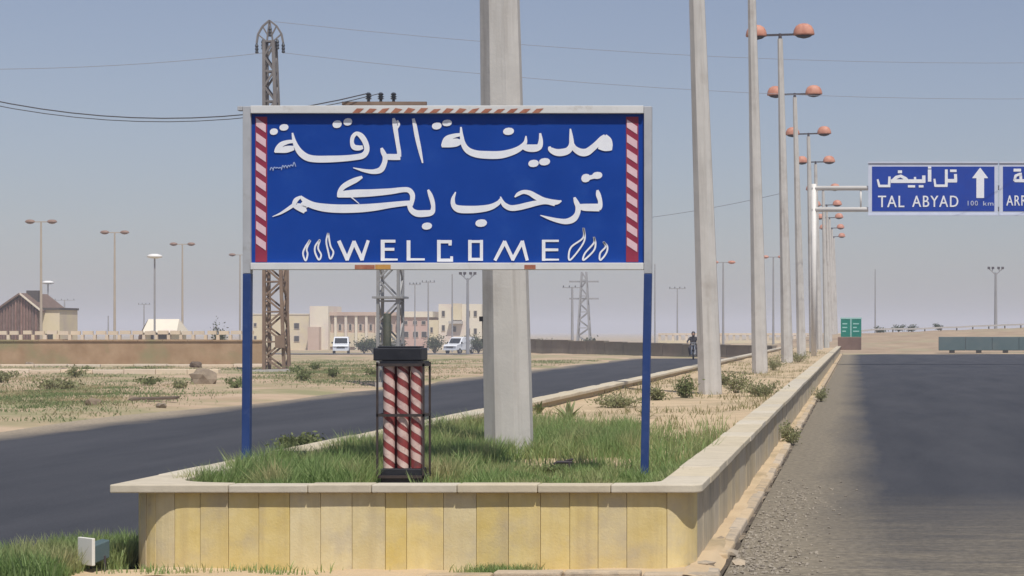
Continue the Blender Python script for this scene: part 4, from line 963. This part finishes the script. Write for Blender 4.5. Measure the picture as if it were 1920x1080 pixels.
def bank_z(x, y):
    top = 1.35+0.035*np.clip(np.asarray(x)-0, -12, 25)
    z = -0.1 + (top+0.1)*sstep(153, 192, y)*(1-sstep(215, 245, y))
    z = z*sstep(-12, -3, x) + (-0.2)*(1-sstep(-12, -3, x))
    return z + 0.30*(fbm(np.asarray(x)*0.35, np.asarray(y)*0.2)-0.45)*sstep(155,170,y)*sstep(-10,-3,x)
tag(grid_mesh('dirt_bank', np.concatenate([np.arange(-14,46,0.9), [60,90,140,220]]), np.arange(150.5, 250, 1.8), bank_z, M['bank']), kind='structure')
gr = thing('guard_rail', 'long pale guard rail on dark posts along the top of the dirt bank', 'guard rail', (0, 198, 0))
for k in range(30):
    x = -1+k*1.5; z = float(bank_z(np.array([x]), np.array([198.]))[0])
    MB().box(x-.06,x+.06,-.06,.06,z-.3,z+.42).build('rail_post', M['dark_pier'], gr)
    z2 = float(bank_z(np.array([x+1.5]), np.array([198.]))[0]); MB().beam((x,-.1,z+.36),(x+1.49,-.1,z2+.36),.06,.16).build('rail', M['concrete_far'], gr)
YTB = 158.0
tb = thing('teal_barrier', 'long teal painted concrete barrier on dark piers beside the far road', 'barrier', (PX(1760,YTB), YTB, 0.0))
x = 0.0
while x < 34:
    z0 = 0.20; MB().box(x, x+1.98, -0.15, 0.25, z0, z0+1.02).build('barrier_panel', M['teal'], tb, bevel=0.03); MB().box(x+.8,x+1.2,-.05,.2,-.4,z0-.002).build('pier', M['dark_pier'], tb); x += 2.0
sheet('sand_patch', [(9.2,150.8),(13,150.2),(22,151.4),(40,153),(40,157),(12,157),(8.2,153.5)], 0.012, 'soil')

# ------------------------------------------------------------------ plants
def leaf_mesh(name, V, Fc, tint, m):
    me = bpy.data.meshes.new(name); me.from_pydata(V, [], Fc); me.materials.append(m)
    at = me.attributes.new('tint', 'FLOAT', 'POINT'); at.data.foreach_set('value', np.asarray(tint, np.float32)); return me
def blades(pos, hgt, wid, lean=0.45, rs=None):
    rs = rs or nrg; n = len(pos); ang = rs.random(n)*2*np.pi; la = rs.random(n)*2*np.pi; ln = hgt*lean*rs.random(n)
    d = np.stack([np.cos(ang), np.sin(ang), np.zeros(n)], 1)*wid[:,None]/2; l = np.stack([np.cos(la), np.sin(la), np.zeros(n)], 1)*ln[:,None]
    up = np.array([0,0,1.0])
    a = pos-d; b_ = pos+d; c = pos+d*0.8+l*0.35+up*hgt[:,None]*0.55; e = pos-d*0.8+l*0.35+up*hgt[:,None]*0.55; tip = pos+l+up*(hgt*0.95)[:,None]
    V = np.stack([a,b_,c,e,tip], 1).reshape(-1,3); i = np.arange(n)*5
    Fc = np.stack([i,i+1,i+2,i+3],1).tolist()+np.stack([i+3,i+2,i+4],1).tolist()
    return V.tolist(), Fc, np.repeat(rs.random(n), 5)
def link_mesh(name, me, loc=(0,0,0), parent=None):
    o = bpy.data.objects.new(name, me); C.objects.link(o); o.location = loc
    if parent: o.parent = parent
    return o
# planter grass
n = 190000; x = nrg.uniform(XL+0.18, XR-0.22, n); y = Y0+0.22+(nrg.random(n)**1.25)*11.0
cl = np.clip((fbm(x*3.0, y*2.2)-0.5)*1.35+0.5, 0, 1); pxx = VX+x*F/y
dens = np.clip(1.25-0.095*(y-14), 0.0, 1)
dens *= np.where((x > -2.05) & (y > 16.8), 0.20, 1.0)*np.where((x > -3.05) & (x < -2.0) & (y > 17.6) & (y < 19.0), 0.10, 1.0)
dens *= np.where((x > -2.3) & (y > 21.5), 0.25, 1.0)*np.where((x > -3.1) & (y < 17.6), 0.50, 1.0)
dens *= np.where((np.abs(x+3.2) < 0.25) & (np.abs(y-19.5) < 0.3), 0, 1)
ix0 = xl+CW; corner = (x < ix0+0.42) & (y < yf+0.62)
dens *= np.where(corner & (np.hypot(x-(ix0+0.42), y-(yf+0.62)) > 0.40), 0, 1)
dens *= np.where((np.abs(x-PX(757,15.2)) < 0.19) & (y < 15.35), 0, 1)
keep = nrg.random(n) < dens*np.clip(0.25+2.2*(cl-0.28), 0.05, 1)
x, y, cl = x[keep], y[keep], cl[keep]; h = (0.07+0.20*np.clip(cl*1.5-0.15, 0, 1))*nrg.uniform(0.5,1.15,len(x))
h *= np.where((x > -2.9) & (y < 17.8), 0.62, 1.0)*np.where(x < -3.7, 1.12, 1.0)*np.where(y < 14.55, 0.7, 1)
V, Fc, tn = blades(np.stack([x, y, soil_z(x, y)-0.01], 1), h, 0.005+0.006*nrg.random(len(x)), 0.7)
tag(link_mesh('planter_grass', leaf_mesh('planter_grass', V, Fc, tn, M['grass'])), 'ragged green grass growing in the planter around the sign posts', 'grass', kind='stuff')
# dry tufts farther down the median
n = 26000; y = 20+100*nrg.random(n)**1.6; x = nrg.uniform(XL+0.2, XR-0.3, n); cl = fbm(x*1.3+7, y*0.6+3)
keep = (cl > 0.555) & (nrg.random(n) < 0.8); x, y = x[keep], y[keep]
V, Fc, tn = blades(np.stack([x, y, soil_z(x, y)-0.01], 1), 0.04+0.09*nrg.random(len(x)), 0.006+0.008*nrg.random(len(x)), 1.0)
tag(link_mesh('median_dry_grass', leaf_mesh('median_dry_grass', V, Fc, tn, M['grass_dry'])), 'sparse dry grass tufts scattered down the median', 'grass', kind='stuff')
# grass at the wall's left foot and before the wall
n = 16000; x = nrg.uniform(-5.85, -4.9, n); y = nrg.uniform(13.35, 15.3, n); cx = (x+5.2)/0.55; cy = (y-14.1)/1.0
keep = (cx**2+cy**2 < 0.6+0.5*fbm(x*4, y*4)) & (x < XL-0.02) & ~((np.abs(x-PX(192,13.9)) < 0.13) & (y < 14.05)) ; x, y = x[keep], y[keep]
x2 = np.concatenate([nrg.normal(-2.36, 0.10, 700), nrg.normal(-2.15,0.05,200), nrg.normal(-3.95, 0.22, 200), nrg.normal(-4.6,.15,150)]); y2 = nrg.uniform(13.72, 13.93, len(x2))
pos = np.concatenate([np.stack([x, y, 0*x-0.02], 1), np.stack([x2, y2, 0*x2+0.0], 1)]); hh = np.concatenate([nrg.uniform(0.08,0.26,len(x)), nrg.uniform(0.03,0.10,len(x2))])
V, Fc, tn = blades(pos, hh, 0.006+0.006*nrg.random(len(pos)), 0.6)
tag(link_mesh('wall_foot_grass', leaf_mesh('wall_foot_grass', V, Fc, tn, M['grass'])), 'green grass growing from the ground at the foot of the planter wall', 'grass', kind='stuff')
# verge grass on the waste ground
n = 560000; y = 22+95*nrg.random(n)**0.8; x = -14.0-(12+0.32*y)*nrg.random(n)
cl = fbm(x*0.22+3, y*0.10+8); pxx = VX+x*F/y; pyy = VY+CH*F/y
d = np.clip((cl-0.50)*5, 0, 1)*0.5
d += np.exp(-(((pxx-60)/170)**2+((pyy-748)/17)**2)*1.2)*3.2 + np.exp(-(((pxx-285)/55)**2+((pyy-692)/5)**2))*1.6 + np.exp(-(((pxx-190)/60)**2+((pyy-730)/8)**2))*.9
d += np.exp(-(((pxx-640)/110)**2+((pyy-700)/16)**2))*1.0
keep = (pxx > -200) & (nrg.random(n) < d*np.clip(fbm(x*1.1, y*0.8)*2-0.35, .05, 1)); x, y = x[keep], y[keep]
V, Fc, tn = blades(np.stack([x, y, ground_z(x, y)-0.01], 1), nrg.uniform(0.03,0.11,len(x)), nrg.uniform(0.012,0.028,len(x)), 1.6)
tag(link_mesh('verge_grass', leaf_mesh('verge_grass', V, Fc, tn, M['grass_verge'])), 'patchy green and dry grass over the waste ground left of the road', 'grass', kind='stuff')

def shrub(name, loc, rx, ry, h, nl, leaf, m, label, group, seed, cat='shrub', stems=7, trunk=0.0):
    q = np.random.default_rng(seed); t = thing(name, label, cat, loc, 0, group)
    mb = MB()
    tips = []
    for k in range(stems):
        a = 2*math.pi*k/stems+q.uniform(-.3,.3); rr = q.uniform(.3,.85); tip = np.array([math.cos(a)*rx*rr, math.sin(a)*ry*rr, trunk+(h-trunk)*q.uniform(.45,.95)])
        r0 = max(0.012, h*0.022); mb.tube([(0,0,-0.04), (tip[0]*.25, tip[1]*.25, trunk*.9+tip[2]*.25*(1 if trunk == 0 else .3)), tuple(tip)], [r0, r0*.7, r0*.25], 5); tips.append(tip)
    mb.build('trunk' if trunk else 'stems', M['bark'], t)
    tips = np.array(tips); n = nl; c = tips[q.integers(0, len(tips), n)]; s = q.uniform(.15, 1.0, n)[:,None]
    base = np.array([0,0,trunk*1.0+0.15*(h-trunk)])
    p = base+(c-base)*s + q.normal(0, 1, (n,3))*np.array([rx*.24, ry*.24, (h-trunk)*.12]); p[:,2] = np.clip(p[:,2], 0.02, None)
    u = q.normal(0,1,(n,3)); u /= np.linalg.norm(u,axis=1,keepdims=True); w = np.cross(u, q.normal(0,1,(n,3))); w /= np.linalg.norm(w,axis=1,keepdims=True)
    L_ = leaf*q.uniform(.6,1.4,n)[:,None]
    V = np.stack([p-u*L_*.5, p+w*L_*.22, p+u*L_*.5, p-w*L_*.22],1).reshape(-1,3); i = np.arange(n)*4
    o = link_mesh('crown' if trunk else 'foliage', leaf_mesh('foliage', V.tolist(), np.stack([i,i+1,i+2,i+3],1).tolist(), np.repeat(q.random(n),4), M[m]), parent=t)
    return t
def at_soil(px, py):
    Y = (CH-0.45)*F/(py-VY); X = PX(px, Y); return (X, Y, SZ(X, Y)-0.02)
def at_ground(px, py, dz=0.0):
    Y = CH*F/(py-VY); X = PX(px, Y); return (X, Y, float(ground_z(np.array([X]), np.array([Y]))[0])+dz)
for i, (px, py, w, h, lb) in enumerate(((1285, 747, .25, .44, 'dark olive shrub just left of the second concrete pole'), (1380, 738, .36, .50, 'loose olive shrub close right of the second concrete pole'),
        (1425, 744, .48, .30, 'low spreading shrub between the second and third concrete poles'), (1160, 764, .48, .24, 'low green clump behind the billboard\'s right post'),
        (1232, 752, .18, .22, 'small green clump just right of the billboard\'s right post'), (560, 842, .26, .20, 'dark green weed clump between the billboard\'s left post and the bollard'),
        (1450, 694, .55, .45, 'small shrub beyond the third concrete pole'), (1497, 680, .6, .5, 'small shrub before the fifth concrete pole'), (1355, 722, .16, .25, 'thin olive shrub touching the second concrete pole'),
        (1262, 838, .16, .13, 'small pale weed by the coping right of the billboard'), (1050, 895, .14, .12, 'dark little weed beside the standpipe'))):
    shrub('median_shrub', at_soil(px, py), w, w*.8, h, 900 if i < 9 else 420, 0.05 if i < 9 else .04, 'shrub' if i in (0,5,10) else 'shrub_olive', lb, 'shrubs on the median', 50+i)
for i, (px, py, w, h, lb) in enumerate(((1481, 836, .24, .33, 'olive weed tuft in the gutter, the larger of two by the kerb'), (1540, 754, .27, .34, 'olive weed tuft farther along the gutter by the kerb'))):
    Y = CH*F/(py-VY); shrub('gutter_weed', (PX(px, Y), Y, 0.02), w*.8, w*1.4, h, 900, .04, 'shrub_olive', lb, 'weeds in the gutter', 80+i, 'weed')
for i, (px, py, w, h, Y, lb) in enumerate(((1650,613,.7,.7,206,'small dark bush on the dirt bank right beside the thin pole'), (1685,612,.8,.75,207,'dark bush on the dirt bank, the darkest of the row'), (1709,611,.75,.7,205,'brownish bush next to the darkest one on the dirt bank'), (1760,610,.55,.65,206,'lone small bush on the dirt bank above the end of the teal barrier'))):
    X = PX(px, Y); shrub('bank_bush', (X, Y, float(bank_z(np.array([X]), np.array([Y]))[0])-.05+0.15), w, w, h, 420, .16, 'shrub_far', lb, 'bushes on the dirt bank', 90+i, 'bush')
for i, (px, Y, w, h, lb) in enumerate(((700,262,2.2,1.9,'low green tree in front of the pilaster building'), (683,255,1.3,1.3,'small green tree beside the white van'), (815,268,1.6,1.9,'green tree in front of the pink building'), (885,270,1.4,2.3,'green tree before the white block near the concrete pole'), (897,262,1.3,1.6,'second green tree right behind the concrete pole edge'),
        (1008,230,1.8,1.3,'wide low green tree above the grey wall right of the concrete pole'), (1108,240,.9,1.3,'small green tree at the foot of the far lattice tower'), (745,268,1.4,1.6,'green tree behind the black bollard cap'), (410,118,.5,1.0,'little bare dark tree beside the end of the balustrade'))):
    X = PX(px, Y); shrub('far_tree', (X, Y, float(ground_z(np.array([X]), np.array([Y]))[0])), w, w, h+0.35 if Y > 200 else h+1.0, 1100, .26 if Y > 200 else .12, 'shrub_far', lb, 'far low trees', 120+i, 'tree', 14, trunk=.3)
q = random.Random(5)
for i in range(16):
    px, py = q.uniform(0, 450), q.uniform(690, 735)
    if i > 10: px, py = q.uniform(540, 700), q.uniform(690, 716)
    wl_ = ['low olive weed clump on the waste ground before the brown wall', 'low weed clump on the waste ground between the lattice pylon and the bollard'][i > 10]
    shrub('waste_weed', at_ground(px, py), q.uniform(.25,.55), q.uniform(.3,.5), q.uniform(.18,.38), 260, .11, 'shrub_olive' if q.random() < .6 else 'shrub', wl_, 'weeds before the brown wall' if i <= 10 else 'weeds between pylon and bollard', 160+i, 'weed')

# spiky agave and dead stalks behind the thick pole
def agave(px, py, n, h, label, m='agave', seed=1, name='agave_plant', spread=.8):
    t = thing(name, label, 'plant', at_soil(px, py)); q = np.random.default_rng(seed)
    for k in range(n):
        a = q.uniform(0, 2*math.pi); sp = q.uniform(.15, spread); L_ = h*q.uniform(.65, 1.1); w = 0.022*q.uniform(.7,1.3); d = np.array([math.cos(a)*sp, math.sin(a)*sp, 1.0]); d /= np.linalg.norm(d)
        s = np.array([-math.sin(a), math.cos(a), 0])*w; p1 = d*L_*.5+np.array([0,0,.03]); p2 = d*L_-np.array([0,0,.06*sp*L_])
        nrm = np.cross(s, d); nrm = nrm/np.linalg.norm(nrm)*0.006
        V = [tuple(-s*.6), tuple(s*.6), tuple(p1+s), tuple(p1-s), tuple(p2), tuple(nrm*0), tuple(p1-nrm*1.5)]
        me = leaf_mesh('leaf', V, [(0,5,6,3),(5,1,2,6),(3,6,4),(6,2,4)], [q.random()]*7, M[m]); link_mesh('leaf', me, parent=t)
agave(1066, 790, 26, .33, 'spiky pale green agave-like plant behind the grass right of the thick pole', seed=4, spread=1.5)
agave(1010, 776, 16, .22, 'smaller spiky plant touching the thick concrete pole', seed=5, spread=1.2)
agave(1212, 785, 12, .26, 'sprawling dry stalks at the billboard\'s right post', 'grass_dry', 6, 'dry_stalks', 2.8)

# standpipe, paper, lamp and debris
sp = at_soil(1068, 893); st = thing('standpipe', 'small dark standpipe with a sideways tap in the planter grass', 'pipe', sp)
MB().tube([(0,0,-.05),(0,0,.13)], .012, 8).build('riser', M['lamp_dark'], st); MB().tube([(.02,0,.125),(-.10,0,.125),(-.125,0,.11)], [.012,.012,.010], 8).build('spout', M['lamp_dark'], st); MB().tube([(-.03,0,.135),(.03,0,.15)], .008, 6).build('tap_handle', M['lamp_dark'], st)
FL = (PX(200, 13.95), 13.95, 0.045); fl = thing('ground_floodlight', 'small dark floodlight with white front lying in the grass by the wall', 'floodlight', FL, R(50))
MB().prism([(-.10,-.02,.03),(-.10,.13,.03),(.03,.10,.06),(.03,.01,.06)], (0,0,.12)).build('housing', M['teal'], fl, bevel=.008)
MB().box(-.125,-.102,-.035,.145,.02,.20).build('lens', M['paper'], fl, bevel=.004); MB().tube([(-.03,-.03,.08),(-.03,-.03,-.03),(-.03,.14,-.03),(-.03,.14,.08)], .008, 6).build('bracket', M['lamp_dark'], fl)
def rock_thing(loc, r, label, seed, name='stone', m='rock', sx=1, sy=1, sz=.7, group=None, sub=2):
    o = MB().rock((0,0,0), r, seed, sx, sy, sz, sub).build(name, M[m], None, loc=(loc[0], loc[1], loc[2]+r*sz*.45)); tag(o, label, 'stone', group); return o
rock_thing(at_ground(380, 722), .42, 'big rounded boulder on the waste ground left of the billboard', 1, 'boulder', sx=1.0, sz=.75)
rock_thing(at_ground(367, 690), .28, 'dark smaller boulder behind the big rounded boulder', 2, 'boulder', 'wood', sz=.7)
for px, py, r, s in ((175,762,.16,3),(302,767,.10,4),(55,688,.22,5),(118,700,.2,6),(250,752,.12,7)): rock_thing(at_ground(px, py), r, 'small dark stone on the waste ground left of the road', s, group='stones on the waste ground')
pl = tag(MB().add([(-.55,-.1,0.02),(.5,-.12,.05),(.52,.1,.07),(-.5,.1,.04),(-.55,-.1,.06),(.5,-.12,.1),(.52,.1,.12),(-.5,.1,.09)], [(0,3,2,1),(4,5,6,7),(0,1,5,4),(1,2,6,5),(2,3,7,6),(3,0,4,7)]).build('plank', M['wood'], None, loc=at_ground(290, 757)), 'dark plank lying on the dirt beside the left road', 'plank')
for i, (px, py, w) in enumerate(((1240, 832, .05), (1188, 850, .03))):
    o = MB().add([(-w,-w*.6,.02),(w,-w*.5,.04),(w*.9,w*.6,.07),(-w*.8,w*.6,.05),(0,0,.075)], [(0,1,4),(1,2,4),(2,3,4),(3,0,4)]).build('paper_scrap', M['paper'], None, loc=at_soil(px, py)); tag(o, 'crumpled white paper scrap in the dry grass by the right coping', 'litter', 'paper scraps')
for i, (px, py, r) in enumerate(((1352,1012,.05),(1338,1030,.045),(1322,1058,.06),(1292,1062,.035),(1370,1035,.05),(1385,1052,.045))):
    Y = 1.56*F/(py-VY); rock_thing((PX(px, Y), Y, 0.02), r, 'broken kerb lump at the corner of the planter wall', 20+i, 'kerb_rubble', 'kerb' if i > 1 else 'rock', 1.2, 1.4, .6, 'rubble at the planter corner', 1)
mb = MB(); q = random.Random(9)
for k in range(1500):
    py = 900+180*q.random()**0.7; Y = CH*F/(py-VY); X = -0.84 + abs(q.gauss(0, .24)) + (0.15*q.random() if py < 960 else 0)
    r = q.choice((.004,.005,.007,.010,.015)); mb.rock((X, Y, .008+r*.3), r, k, 1, 1.3, .6, 1) if r > .008 else mb.add([(X-r,Y-r,.008),(X+r,Y-r*.7,.008),(X+r*.6,Y+r,.008),(X-r*.8,Y+r,.008),(X,Y,.008+r)], [(0,1,4),(1,2,4),(2,3,4),(3,0,4)])
tag(mb.build('gravel', M['pebble']), 'loose gravel and stone chips along the edge of the right road', 'gravel', kind='stuff')

# ------------------------------------------------------------------ haze: dusty summer air
hm = bpy.data.materials.new('haze'); hm.use_nodes = True; nt = hm.node_tree; nt.nodes.clear()
out = nt.nodes.new('ShaderNodeOutputMaterial'); pv = nt.nodes.new('ShaderNodeVolumePrincipled')
pv.inputs['Color'].default_value = (0.80, 0.85, 1.0, 1); pv.inputs['Density'].default_value = 0.00075; pv.inputs['Anisotropy'].default_value = 0.1
nt.links.new(pv.outputs[0], out.inputs['Volume'])
hz = MB().box(-4000, 4000, -100, 5000, -3.5, 22).build('haze', hm); tag(hz, kind='stuff')
